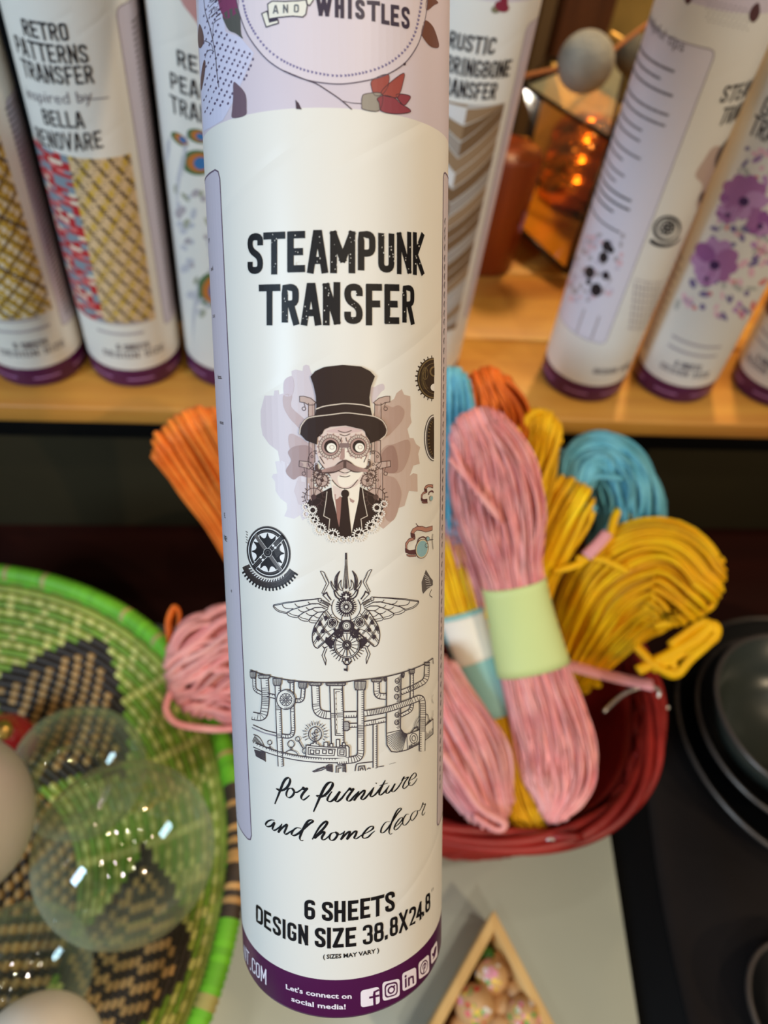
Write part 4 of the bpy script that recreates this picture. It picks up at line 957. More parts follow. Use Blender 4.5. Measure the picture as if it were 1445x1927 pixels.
for P in ([(690, 600), (735, 612), (780, 598)], [(700, 622), (735, 634), (770, 620)], [(712, 645), (708, 670)], [(742, 645), (746, 670)], [(690, 865), (735, 880), (775, 868)], [(700, 900), (740, 906), (770, 898)], [(650, 925), (700, 975), (770, 978), (820, 925)], [(560, 800), (600, 850), (640, 900)]): ik.pl(cA(P), 1.2, lineb, 8, smooth=True)
ik.pf(cA([(695, 866), (735, 876), (772, 866), (740, 884)]), skinL, 8)
for (cx, cy, rr2) in ((640, 706, 74), (824, 704, 70)):
    x, y = cA([(cx, cy)])[0]; r = rr2 / 3.5244
    for i in range(14):
        a = 2 * math.pi * i / 14; q = [(x + (r + 1) * math.cos(a - .13), y + (r + 1) * math.sin(a - .13)), (x + (r + 5) * math.cos(a), y + (r + 5) * math.sin(a)), (x + (r + 1) * math.cos(a + .13), y + (r + 1) * math.sin(a + .13))]
        ik.pf(q, sk3, 8)
    ik.ell(x, y, r + 1.2, r + 2, lineb, 8); ik.ell(x, y, r, r + .8, mat('goggle_rim', (206, 186, 172), .42), 9); ik.ell(x, y, r * .8, r * .83, lineb, 10); ik.ell(x, y, r * .74, r * .77, sk3, 11)
    ik.ell(x + .5, y, r * .58, r * .6, hat, 12); ik.ell(x + 2, y + 2, r * .42, r * .42, mat('lens_print', (238, 232, 216), .42), 13); ik.ell(x + 3, y + 1, r * .2, r * .18, sk3, 14, w=.7, n=12)
    for i in range(26): a = 2 * math.pi * i / 26; ik.pl([(x + r * .84 * math.cos(a), y + r * .87 * math.sin(a)), (x + r * .95 * math.cos(a), y + r * .98 * math.sin(a))], .7, lineb, 11)
ik.pf(cA([(700, 682), (765, 682), (765, 712), (700, 712)]), mat('bridge_print', (128, 104, 100), .42), 12)
ik.pf(cA([(735, 792), (700, 805), (660, 838), (610, 858), (565, 858), (556, 822), (538, 838), (548, 868), (610, 885), (680, 875), (735, 848), (790, 875), (850, 872), (900, 840), (905, 808), (890, 800), (888, 832), (850, 850), (800, 830), (770, 805)]), mat('moustache_print', (78, 54, 50), .42), 10, True)
for i in range(9):
    t = i / 8.0
    for sg in (-1, 1): ik.pl(cA([(735 + sg * 10, 805 + i * 5), (735 + sg * 70, 835 + i * 4), (735 + sg * 150, 858 + i * 2)]), .6, sk3, 11, smooth=True)
for P in ([(900, 640), (912, 700), (905, 760)], [(880, 760), (860, 810)], [(570, 770), (600, 820)], [(560, 600), (575, 640)]): ik.pl(cA(P), 1.2, lineb, 8, smooth=True)
for i in range(9): ik.pl(cA([(560 + i * 5, 610 + i * 3 - i * 6), (552 + i * 4, 645 - i * 3)]), 1.3, hat, 8); ik.pl(cA([(868 + i * 4, 600 + i * 5), (875 + i * 4, 630 + i * 6)]), 1.3, hat, 8)
ik.build('face_print', held, 'moustached face wearing cog-rimmed round goggles')
ik = Ink(HS, KM)
ik.pf(cA([(442, 622), (452, 572), (490, 522), (560, 506), (640, 496), (740, 486), (840, 495), (930, 510), (980, 542), (1003, 592), (997, 630), (960, 660), (900, 684), (892, 630), (850, 592), (740, 566), (640, 574), (578, 602), (556, 640), (552, 692), (480, 664)]), hat, 12)
ik.pf(cA([(510, 242), (540, 206), (600, 178), (720, 164), (840, 175), (900, 206), (931, 240), (905, 310), (895, 380), (900, 440), (915, 512), (860, 500), (735, 488), (620, 500), (540, 516), (548, 440), (545, 370), (530, 300)]), hat, 13)
ik.pl(cA([(545, 458), (600, 438), (680, 426), (740, 420), (840, 428), (900, 444)]), 1.6, hil, 14, smooth=True)
ik.pl(cA([(440, 622), (450, 568), (492, 518), (560, 503), (640, 494), (740, 482), (840, 492), (932, 508), (984, 540), (1008, 590), (1000, 628), (965, 660)]), 1.5, hil, 14, smooth=True)
ik.pl(cA([(436, 626), (445, 566), (488, 514), (540, 500)]), .7, lineb, 13, smooth=True); ik.pl(cA([(940, 506), (988, 536), (1012, 590), (1004, 632)]), .7, lineb, 13, smooth=True)
ik.build('hat_print', held, 'tall dark brown top hat')
ik = Ink(HS, KM); wg = mat('cog_white', (228, 220, 210), .42)
for (x, y, r, t) in ((478, 1105, 22, 10), (525, 1126, 25, 14), (482, 1152, 22, 10), (532, 1192, 32, 14), (572, 1252, 38, 16), (655, 1295, 42, 16), (716, 1322, 20, 10), (765, 1322, 20, 10), (830, 1290, 42, 16), (912, 1238, 40, 16), (948, 1190, 30, 14), (975, 1150, 22, 10), (992, 1085, 22, 10), (945, 1110, 25, 14)):
    p = cA([(x, y)])[0]; ik.gear(p[0], p[1], r / 3.5244, wg, 9, t, 1.7, 1, hub=r > 28)
ik.build('cog_border', held, 'border of small white cogs')

# --- big wheel and toothed arc at the left
cw = CR(440, 970, 9.03); ik = Ink(HS, KM); dk = mat('wheel_print', (36, 32, 34), .5, spec=.2); whp = mat('wheel_white', (232, 230, 228), .42); g2 = mat('wheel_grey', (96, 90, 88), .42)
cx, cy = cw([(595, 622)])[0]; rot = -.22
ik.ell(cx, cy, 41, 49.5, g2, 2, rot=rot, n=48); ik.ell(cx, cy, 39.6, 48, dk, 3, rot=rot, n=48); ik.ell(cx, cy, 38, 46.4, mat('wheel_rim', (84, 78, 76), .42), 4, rot=rot, n=48); ik.ell(cx, cy, 37.2, 45.4, whp, 5, rot=rot, n=48)
ik.ell(cx, cy, 35.8, 43.8, dk, 6, rot=rot, n=48); ik.ell(cx, cy, 33, 40.4, g2, 7, rot=rot, n=48); ik.ell(cx, cy, 32, 39.4, dk, 8, rot=rot, n=48); ik.ell(cx, cy, 30.6, 37.6, whp, 9, rot=rot, n=48)
P = []
for i in range(12):
    a = 2 * math.pi * (i + .45) / 12
    for da, rr2 in ((0, 1.0), (.035, .96), (.07, .86), (.13, .78), (.2, .745), (.2618, .735), (.324, .745), (.39, .78), (.45, .86), (.49, .96)):
        x = 30.0 * rr2 * math.cos(a + da); y = 37.0 * rr2 * math.sin(a + da); P.append((cx + x * math.cos(rot) - y * math.sin(rot), cy + x * math.sin(rot) + y * math.cos(rot)))
ik.pf(P, dk, 10)
for (dx, dy) in ((25, -27), (-25, 27)):
    ik.pl([(cx, cy), (cx + dx, cy + dy)], 9, dk, 11); 
    for o in (-3.2, -1, 1, 3.2): ik.pl([(cx + dx * .15 + o, cy + dy * .15 + o), (cx + dx + o, cy + dy + o)], .7, whp if abs(o) > 2 else g2, 12)
for (dx, dy) in ((-22, -31), (22, 31)):
    ik.pl([(cx, cy), (cx + dx, cy + dy)], 8, g2, 11); ik.pl([(cx + dx * .2 + 3.5, cy + dy * .2), (cx + dx + 3.5, cy + dy)], .6, whp, 12)
ik.ell(cx, cy, 8, 8.4, dk, 13); ik.ell(cx, cy, 7.6, 8, whp, 14, w=.6); ik.ell(cx, cy, 3.6, 3.8, g2, 14, w=1)
for (x, y) in ((10, -13), (14, -9), (-13, 9), (-9, 14)): ik.ell(cx + x, cy + y, 2.2, 2.2, whp, 13)
for i in range(16):
    a = i - 8; ik.pl([(cx + 12 + a * .6, cy - 2 + a * 1.6), (cx + 22 + a * .3, cy - 10 + a * 1.5)], .4, g2, 12)
def arcpts(r0x, r0y, a0, a1, n, ox=2.0, oy=5.0): return [(cx + ox + r0x * math.cos(R_(a0 + (a1 - a0) * i / n)), cy + oy + r0y * math.sin(R_(a0 + (a1 - a0) * i / n))) for i in range(n + 1)]
A0, A1 = 33, 158
band = arcpts(43, 47, A0, A1, 40, 3, 5) + arcpts(57, 63, A0, A1, 40, 3, 5)[::-1]
ik.pf(band, mat('arc_print', (66, 58, 56), .42), 1)
for rr2 in (45, 47.5, 50, 52, 54): ik.ribbon(ik.U(arcpts(rr2, rr2 * 1.1, A0, A1, 44, 3, 5)), .5 * KM, g2 if rr2 % 2 else dk, 3)
for i in range(19):
    a = R_(A0 + 1 + i * 6.4); x0 = cx + 3 + 56 * math.cos(a); y0 = cy + 5 + 62 * math.sin(a); ik.pl([(x0, y0), (x0 + 4.4 * math.cos(a), y0 + 4.8 * math.sin(a))], 3.4, dk, 2)
for i in range(16):
    a = R_(52 + i * 6.2); ik.pl([(cx + 2 + 42 * math.cos(a), cy + 4 + 47.2 * math.sin(a)), (cx + 2 + 45 * math.cos(a + .05), cy + 4 + 51 * math.sin(a + .05))], 1.7, whp, 5)
for i in range(5): ik.pl([(463 + (i % 2), 1000 + i * 5), (466, 1002 + i * 5)], 1.2, dk, 2)
ik.build('wheel_print', held, 'spoked wheel above a toothed black arc')

# --- clipped gears and goggles at the right
ik = Ink(HS, KM); gold = mat('gear_olive', (122, 104, 72), .42); gdk = mat('gear_dark', (58, 46, 36), .42)
def clip(P, xm): return [(min(p[0], xm), p[1]) for p in P]
def hell(cx, cy, rx, ry, m, k, n=26): ik.pf([(cx - rx * math.sin(math.pi * i / n), cy - ry * math.cos(math.pi * i / n)) for i in range(n + 1)], m, k)
x = 815.6
hell(x, 712, 31, 39, gdk, 2); hell(x, 712, 29.5, 37.5, gold, 3); hell(x, 712, 27.5, 35, gdk, 4); hell(x, 712, 22, 29, gold, 5); hell(x, 712, 21, 28, gdk, 6)
for i in range(14):
    a = math.pi * (i + .5) / 14; ik.pl([(x - 30 * math.sin(a), 712 - 38 * math.cos(a)), (x - 34 * math.sin(a), 712 - 42 * math.cos(a))], 2.4, gdk, 2)
hell(x, 699, 9, 10, gold, 7); hell(x, 699, 6, 7, gdk, 8); ik.ell(x - 17, 703, 5, 11, gold, 7, w=1.2); ik.pl([(x - 17, 692), (x - 17, 712)], 1.2, gold, 8); ik.ell(x - 6, 731, 5.5, 6, whp, 7) if False else hell(x, 729, 7, 7, whp, 7)
for q2 in range(6): ik.ell(x - 4, 712, 14 + q2 * 1.4, 22 + q2 * 2, gold, 7, w=.5, a0=120 + q2 * 4, a1=230, n=10)
hell(x, 824, 18, 44, g2, 2); hell(x, 824, 16.5, 42, whp, 3); hell(x, 824, 15, 40, g2, 4); hell(x, 824, 12.5, 37, gdk, 5)
for i in range(12): a = math.pi * (i + 2) / 15; ik.pl([(x - 12 * math.sin(a), 824 - 34 * math.cos(a)), (x - 9 * math.sin(a), 824 - 32 * math.cos(a))], 1.6, gold, 6)
ik.build('gear_print', held, 'two dark gears cut off at the right margin')
strapm = mat('strap_print', (176, 128, 112), .42); strapd = mat('strap_dark', (92, 58, 58), .42); lensb = mat('lens_blue', (140, 178, 186), .42)
ik = Ink(HS, KM); cg = CR(640, 860, 7.225)
def gog(F, s_, small):
    for P, m, k in (([(960, 1020), (985, 975), (1040, 945), (1110, 940), (1160, 960), (1250, 935), (1250, 995), (1160, 1020), (1100, 1000), (1040, 995), (1000, 1030), (1015, 1080), (1000, 1110), (962, 1070)], strapm, 2), ([(955, 1030), (1010, 1050), (1015, 1105), (995, 1110), (960, 1080)], strapd, 3),
                    ([(885, 1170), (930, 1110), (1005, 1085), (1010, 1120), (930, 1150), (905, 1200), (905, 1260), (885, 1250)], strapm, 3), ([(882, 1240), (940, 1270), (1015, 1260), (1020, 1320), (940, 1320), (885, 1295)], strapd, 3), ([(900, 1320), (940, 1335), (1020, 1330), (1025, 1350), (940, 1355), (905, 1340)], strapm, 3)):
        ik.pf(F(P), m, k); ik.pl(F(P), .9, strapd, k + 1, closed=True)
    a = F([(1105, 1245)])[0]; sc_ = F([(1205, 1245)])[0][0] - a[0]
    ik.ell(a[0], a[1], sc_ * .9, sc_ * 1.35, strapd, 5, rot=.15); ik.ell(a[0], a[1], sc_ * .83, sc_ * 1.27, mat('goggle_cream', (214, 200, 168), .42), 6, rot=.15); ik.ell(a[0], a[1], sc_ * .72, sc_ * 1.12, lensb, 7, rot=.15)
    ik.pl(F([(1040, 1170), (1060, 1110), (1120, 1085), (1170, 1120)]), 2.4, strapd, 8, smooth=True)
    if not small:
        p = F([(1180, 1110)])[0]; ik.ell(p[0], p[1], 3.6, 4.4, strapd, 8); ik.ell(p[0], p[1], 2.9, 3.6, lensb, 9); p = F([(1165, 1200)])[0]; ik.ell(p[0], p[1], 3, 4, g2, 8, w=1); ik.pl(F([(1205, 1125), (1250, 1120)]), 1.6, g2, 8); ik.pl(F([(1248, 1050), (1240, 1120), (1252, 1250)]), 1.6, g2, 8)
        ik.pl(F([(1025, 900), (1050, 935), (1090, 945)]), 1.2, strapd, 5, smooth=True)
gog(cg, 1, False)
cg2 = lambda pts: [(792 + (p[0] - 885) / 7.225 * .60, 908 + (p[1] - 900) / 7.225 * .62) for p in pts]
gog(lambda pts: [(min(q[0], 814), q[1]) for q in cg2(pts)], .6, True)
ik.pf([(801, 1072), (809, 1086), (814, 1092), (814, 1101), (804, 1108), (796, 1117), (794, 1112), (793, 1095)], g2, 2); 
for i in range(6): ik.pl([(797 + i, 1080 + i * 5), (806 + i, 1088 + i * 3)], .6, whp, 4)
ik.pl([(812, 1109), (808, 1119), (813, 1124)], 1.6, g2, 2, smooth=True)
ik.build('goggle_print', held, 'two pairs of blue-lensed strapped goggles')

# --- winged beetle
cl_ = CR(500, 1030, 8.03); cr_ = CR(640, 1030, 7.605); ik = Ink(HS, KM); bi = mat('ink_beetle', (52, 42, 50), .42)
BX = 651.0
def mir(P): return [(2 * BX - p[0] + (p[1] - 1140) * 0.018 * 0, p[1] - (BX - p[0]) * .055) for p in P]   # right half follows the lean of the print
def both(P, wd=1.3, smooth=False, closed=False, taper=False):
    a = cl_(P); ik.pl(a, wd, bi, 3, smooth, closed, False, taper); ik.pl(mir(a), wd, bi, 3, smooth, closed, False, taper)
both([(122, 880), (320, 840), (560, 805), (790, 778)]); both([(122, 866), (300, 828), (560, 795), (800, 770)], 1.0); both([(122, 868), (118, 900), (170, 955), (240, 985), (320, 1000)], 1.2, True)
both([(122, 885), (200, 950), (325, 985)], 1, True)
both([(325, 985), (400, 940), (560, 890), (700, 850), (800, 850), (940, 915)], 1.6); both([(325, 985), (335, 1020), (400, 1050), (485, 1060)], 1.2, True); both([(325, 970), (400, 1015), (485, 1035)], 1, True)
both([(490, 1040), (580, 980), (740, 910), (850, 905), (900, 930)], 1.6); both([(490, 1040), (510, 1080), (570, 1110), (645, 1115)], 1.2, True); both([(500, 1040), (560, 1070), (640, 1088)], 1, True)
both([(650, 1100), (700, 1040), (790, 980), (880, 970)], 1.5); both([(650, 1095), (670, 1130), (730, 1140), (780, 1138)], 1.2, True); both([(655, 1090), (720, 1105), (800, 1110)], 1, True)
for P in ([(250, 862), (280, 910), (350, 925), (420, 925)], [(440, 848), (480, 890), (560, 898)], [(640, 822), (670, 850), (760, 855)], [(490, 935), (540, 970), (600, 975)], [(610, 905), (650, 938), (720, 935)], [(610, 990), (660, 1025), (730, 1030)], [(720, 945), (770, 975), (840, 975)], [(730, 1030), (770, 1060), (820, 1065)]): both(P, 1.2, True)
both([(820, 798), (860, 800), (960, 850), (990, 880)], 1.2); both([(820, 830), (880, 850), (950, 895)], 1.2)
for i in range(6): both([(872 + i * 18, 800 + i * 9), (862 + i * 18, 838 + i * 9)], 1.3)
p = cl_([(820, 798)]); ik.ell(p[0][0], p[0][1], 3.4, 3.6, bi, 3, w=1.2); p = mir(p); ik.ell(p[0][0], p[0][1], 3.4, 3.6, bi, 3, w=1.2)
# wing case
both([(940, 930), (870, 985), (800, 1090), (735, 1200), (705, 1320), (710, 1420), (735, 1490), (770, 1518), (810, 1505), (1000, 1330), (1110, 1230), (1130, 1150)], 1.6, True)
both([(1110, 1170), (1090, 1230), (960, 1350), (790, 1500)], 1.1); both([(925, 960), (1000, 1060), (1120, 1140)], 1.2)
for P in ([(880, 975), (960, 1090)], [(895, 965), (975, 1075)], [(800, 1110), (870, 1230), (960, 1330)], [(815, 1100), (885, 1220), (975, 1320)], [(735, 1220), (800, 1350), (860, 1420)], [(748, 1205), (815, 1335), (875, 1410)], [(1000, 1010), (900, 1110), (860, 1000)], [(940, 1140), (860, 1270), (740, 1460)], [(925, 1130), (845, 1260), (722, 1440)], [(850, 1060), (790, 1160), (715, 1300)], [(865, 1070), (800, 1175), (722, 1330)], [(1030, 1230), (900, 1290), (790, 1420)]): both(P, 1.0)
for P in ([(910, 1060)], [(820, 1155)], [(745, 1250)], [(865, 1265)], [(790, 1370)]):
    q = cl_(P); q2 = mir(q)
    for z in (q[0], q2[0]): ik.ell(z[0], z[1], 3.9, 4.4, bi, 4, n=8)
for z in cl_([(1008, 1135)]) + mir(cl_([(1008, 1135)])):
    ik.ell(z[0], z[1], 9.4, 10, paper, 5); ik.ell(z[0], z[1], 9.2, 9.8, bi, 6, w=1.3); ik.ell(z[0], z[1], 6.2, 6.8, bi, 6, w=1.6); ik.gear(z[0], z[1], 4.4, bi, 7, 4, 2.2)
# legs
both([(825, 358), (850, 358), (885, 380), (905, 440), (955, 540), (870, 700), (848, 690), (915, 545), (870, 450), (825, 360)], 1.1, False)
for i in range(7): both([(890 + i * 9, 400 + i * 20), (905 + i * 9, 402 + i * 20)], .9)
both([(865, 720), (920, 680), (940, 730), (985, 790)], 2.2); both([(870, 730), (960, 820)], 1.2); both([(900, 1510), (850, 1630), (905, 1775), (912, 1700), (885, 1630), (925, 1530)], 1.2)
both([(860, 1490), (880, 1520), (930, 1500)], 1.6)
# horns
both([(1120, 355), (1060, 430), (1040, 520), (1055, 620), (1090, 650), (1080, 560), (1085, 450), (1120, 355)], 1.4, True)
pq = cl_([(1120, 358), (1070, 430), (1048, 520), (1060, 620), (1078, 640), (1072, 560), (1082, 450)]); ik.pf(pq, bi, 4); ik.pf(mir(pq), bi, 4)
both([(985, 505), (990, 570), (1030, 640), (1080, 680)], 1.6, True); both([(985, 505), (1030, 590), (1080, 640)], 1.3, True)
both([(1140, 490), (1100, 560), (1115, 630), (1170, 655)], 1.3, True); both([(1140, 490), (1135, 580), (1165, 640)], 1.2, True)
both([(1203, 85), (1200, 250), (1185, 450), (1165, 630)], 1.1); both([(1203, 160), (1207, 400), (1190, 610)], .8)
both([(1030, 650), (1060, 740), (1140, 800)], 2.4, True); both([(1050, 640), (1100, 720), (1160, 760)], 1.6, True)
q = BX
ik.pl([(q, 1041), (q, 1052)], 1.4, bi, 3); ik.pf([(q - 1.6, 1108), (q, 1082), (q + 1.8, 1108)], bi, 4)
# gears of the body
for (x, y, r, t, wd) in ((q, 1122, 8.5, 12, 2.4), (q + .3, 1141, 17, 26, 1.8)): ik.ell(x, y, r, r * 1.02, paper, 5); ik.gear(x, y, r, bi, 7, t, wd, 1, False)
ik.ell(q, 1122, 6.4, 6.6, bi, 8); ik.ell(q, 1122, 2.6, 2.6, paper, 9); 
for dx, dy in ((-4, 0), (4, 0), (0, -4), (0, 4)): ik.ell(q + dx, 1122 + dy, 1.4, 1.4, paper, 9, n=8)
ik.ell(q + .3, 1141, 14, 14.6, bi, 8); ik.ell(q + .3, 1141, 10.6, 11, paper, 9)
for i in range(18): a = 2 * math.pi * i / 18; ik.pl([(q + .3 + 4.4 * math.cos(a), 1141 + 4.5 * math.sin(a)), (q + .3 + 10.4 * math.cos(a), 1141 + 10.8 * math.sin(a))], 1.3, bi, 10)
ik.ell(q + .3, 1141, 4.8, 4.9, bi, 11); ik.ell(q + .3, 1141, 2.6, 2.6, paper, 12)
ik.ell(q, 1143, 27, 25, bi, 3, w=1.2, a0=5, a1=175); ik.ell(q, 1143, 27, 26, bi, 3, w=1.2, a0=150, a1=215, n=8); ik.ell(q, 1143, 27, 26, bi, 3, w=1.2, a0=-35, a1=30, n=8)
ik.ell(q + 1, 1172, 26, 24, bi, 4, w=4.4, a0=25, a1=155); ik.ell(q + 1, 1177, 15, 11, bi, 4)
ik.ell(q + 1, 1177, 7.4, 7.6, paper, 6); ik.ell(q + 1, 1177, 6.2, 6.4, bi, 7, w=1.1); ik.ell(q + 1, 1177, 2.6, 2.6, bi, 7, w=1.1)
for sx in (-1, 1):
    ik.pl([(q + sx * 7, 1157), (q + sx * 9, 1170), (q + sx * 3, 1176)], 1.2, bi, 5, smooth=True); ik.gear(q + 1 + sx * 15, 1192, 6.5, bi, 6, 9, 3.4); ik.ell(q + sx * 24, 1202, 4.5, 4.5, bi, 5, w=1.4); ik.pf([(q + sx * 22, 1206), (q + sx * 38, 1198), (q + sx * 40, 1208), (q + sx * 28, 1222)], bi, 2)
    for i in range(9): ik.pl([(q + sx * (20 + i * 2.1), 1226 - i * 2.2 + (0 if i % 2 else 2)), (q + sx * (22 + i * 2.1), 1227 - i * 2.2)], 1.2, bi, 3)
ik.ell(q + 1.5, 1213, 24.5, 25.5, paper, 5); ik.gear(q + 1.5, 1213, 31, bi, 3, 34, 1.2, 1, False); ik.ell(q + 1.5, 1213, 24, 25, bi, 7, w=1.6, n=36); ik.ell(q + 1.5, 1213, 21.4, 22.4, bi, 7, w=1.3, n=36)
for i in range(16): a = 2 * math.pi * i / 16; ik.pl([(q + 1.5 + 8 * math.cos(a), 1213 + 8.4 * math.sin(a)), (q + 1.5 + 21 * math.cos(a), 1213 + 22 * math.sin(a))], 1.3, bi, 7)
ik.ell(q + 1.5, 1213, 8.6, 9, bi, 8); ik.ell(q + 1.5, 1213, 6, 6.4, g2, 9, w=1); ik.ell(q + 1.5, 1213, 3, 3, paper, 10); ik.pl([(q - 10, 1200), (q + 1.5, 1213), (q + 1.5, 1232)], 1.8, bi, 11)
ik.pf([(q - 2.5, 1239), (q + 5.5, 1239), (q + 5, 1243), (q - 2, 1243)], bi, 8); ik.ell(q + 1.5, 1243, 6.6, 7, bi, 8, w=2.2, a0=0, a1=180); ik.pl([(q + 2, 1250), (q + 2, 1262)], 1.8, bi, 8); ik.pf([(q - 4, 1257), (q + 1, 1258), (q + 2, 1262), (q - 4, 1261)], bi, 8)
ik.build('beetle_print', held, 'line drawing of a winged clockwork beetle')

# --- pipework drawing
ik = Ink(HS, KM); C8 = CR(460, 1240, 7.605); C9 = CR(640, 1230, 7.605); LW = 1.9
def offs(P, o):
    out = []; P = [np.array(p, float) for p in P]
    for i in range(len(P)):
        t = P[min(i + 1, len(P) - 1)] - P[max(i - 1, 0)]; t /= np.linalg.norm(t) + 1e-9; out.append(P[i] + o * np.array([-t[1], t[0]]))
    return out
def pipe(P, wd, rad=14, tick=1, step=3.6, tl=.34, k=4, bend=True, lw=LW, ends=False):
    """P: centre line in photo pixels; corners rounded; white body, two outlines, tick shading"""
    Q = []
    for i, q in enumerate(P):
        q = np.array(q, float)
        if 0 < i < len(P) - 1:
            a = np.array(P[i - 1], float); b = np.array(P[i + 1], float); ra = min(rad, np.linalg.norm(a - q) * .5); rb = min(rad, np.linalg.norm(b - q) * .5)
            A = q + (a - q) / np.linalg.norm(a - q) * ra; B = q + (b - q) / np.linalg.norm(b - q) * rb
            for t in np.linspace(0, 1, 8): Q.append(((1 - t) ** 2 * A + 2 * t * (1 - t) * q + t * t * B, 1))
        else: Q.append((q, 0))
    R = [Q[0]]
    for (q, fl) in Q[1:]:
        L = np.linalg.norm(q - R[-1][0]); n = max(1, int(L / 4)); p0 = R[-1][0]
        for i in range(1, n + 1): R.append((p0 + (q - p0) * i / n, fl if n < 3 else (fl if i == n else 0)))
    C = [r[0] for r in R]; a = offs(C, wd / 2); b = offs(C, -wd / 2)
    ik._quadstrip(ik.U(a), ik.U(b), paper, k)
    ik.ribbon(ik.U(a), lw * KM, pin, k + 1); ik.ribbon(ik.U(b), lw * KM, pin, k + 1)
    if tick:
        s_ = a if tick > 0 else b; acc = 0
        for i in range(1, len(C)):
            acc += np.linalg.norm(np.array(C[i]) - np.array(C[i - 1])); lim = step
            if acc >= lim:
                acc = 0; c_ = np.array(C[i]); e_ = np.array(s_[i]); full = bend and R[i][1]
                e2 = (np.array(b[i] if tick > 0 else a[i]) if full else e_ + (c_ - e_) * 2 * tl); ik.pl([tuple(e_), tuple(e2)], lw * .62, pin, k + 1)
def collar(x0, x1, y0, y1, n=6, k=8, tap=2):
    P = [(x0, y0), (x1, y0), (x1 - tap * .3, y0 + (y1 - y0) * .7), (x1 - tap, y1), (x0 + tap, y1), (x0 + tap * .3, y0 + (y1 - y0) * .7)]
    ik.pf(P, paper, k); ik.pl(P, LW, pin, k + 1, closed=True)
    for i in range(1, n): ik.pl([(x0 + (x1 - x0) * i / n, y0 + 1), (x0 + tap * .6 + (x1 - x0 - tap) * i / n, y1 - 1)], 1.2, pin, k + 1)
top = C8([(92, 152), (200, 195), (380, 245), (560, 285), (760, 312), (1000, 328), (1200, 330), (1445, 322)]) + C9([(200, 378), (440, 352), (660, 320), (860, 270), (1040, 210), (1190, 145), (1312, 62)])
ik.pl(top, LW, pin, 10, smooth=True); ik.pl(C9([(1312, 62), (1318, 140)]), LW, pin, 10)
pipe(C8([(290, 240), (310, 520), (300, 700), (270, 840), (120, 810)]), 13.5, 14, -1, 3.2, k=4)          # a
pipe(C8([(143, 250), (148, 440), (250, 490)]), 5.4, 7, -1, 3.4, k=3); pipe(C8([(330, 510), (470, 545)]), 6.8, 4, -1, 3.4, k=3)
pipe(C8([(480, 350), (490, 700), (505, 1100), (525, 1530)]), 9.4, 4, -1, 3.2, k=6)
pipe(C8([(683, 330), (690, 700), (700, 1050), (660, 1110), (530, 1095)]), 6.6, 9, -1, 3.2, k=5); pipe(C8([(700, 590), (830, 600), (845, 400)]), 6.8, 9, 1, 3.4, k=3)
pipe(C8([(120, 960), (300, 1040), (460, 1080)]), 5.4, 5, 0, k=3); ik.pl(C8([(130, 990), (300, 1060), (440, 1088)]), 2.2, mat('ink_pale', (150, 142, 150), .42), 5)
pipe(C8([(1015, 360), (1030, 740), (1130, 795), (1240, 800)]), 13.8, 13, -1, 3.2, k=5)
pipe(C8([(1310, 350), (1325, 800), (1335, 1250)]), 23.5, 4, -1, 3.0, tl=.12, k=7)
ik.pl(C8([(1400, 430), (1280, 425), (1300, 1085), (1410, 1090)]), 1.5, pin, 9); ik.pl(C8([(1360, 460), (1308, 462), (1320, 1060), (1370, 1062)]), 1.1, pin, 9)
for i in range(7): ik.pl(C8([(1308 + i * 1.5, 500 + i * 75), (1309 + i * 1.5, 540 + i * 75)]), 1.3, paper, 10)
pipe(C9([(290, 480), (290, 1100), (290, 1460), (200, 1510), (-40, 1530)]) , 11.6, 11, -1, 3.1, k=9)
pipe(C8([(150, 1225), (300, 1290), (480, 1350), (700, 1400), (900, 1430), (1150, 1445), (1445, 1445)]), 8.4, 30, -1, 3.4, k=7, bend=False)
pipe(C9([(1160, 1380), (1160, 900), (1165, 680), (1130, 600), (860, 740), (640, 790), (340, 840), (40, 870)]), 11.2, 12, 1, 3.0, k=5) if False else None
pipe(C9([(50, 870), (230, 865)]), 10.8, 4, 1, 3.2, k=4); pipe(C9([(340, 845), (500, 822), (660, 790), (860, 725), (1030, 660), (1150, 610), (1165, 760), (1158, 1000), (1155, 1385)]), 10.2, 13, 1, 3.0, k=13)
pipe(C9([(60, 1025), (240, 1020)]), 7.4, 4, 1, 3.4, k=4); pipe(C9([(340, 1000), (480, 975), (650, 940)]), 8.2, 4, 1, 3.2, k=4); pipe(C9([(495, 1010), (495, 1630)]), 7.2, 4, -1, 3.2, k=5)
ik.pf(C9([(45, 970), (110, 965), (128, 985), (128, 1080), (100, 1095), (45, 1090)]), paper, 8); ik.pl(C9([(45, 970), (110, 965), (128, 985), (128, 1080), (100, 1095), (45, 1090)]), LW, pin, 9, closed=True)
for i in range(6): ik.pl(C9([(50, 985 + i * 18), (122, 985 + i * 18)]), 1.1, pin, 9)
pipe(C9([(515, 390), (520, 600), (650, 610)]), 10.5, 9, -1, 3.2, k=5)
pipe(C9([(1015, 280), (1015, 800), (860, 880)]), 6.0, 9, -1, 3.0, k=8); pipe(C9([(1232, 140), (1225, 380), (1040, 480), (865, 550)]), 8.6, 11, -1, 3.0, k=7)
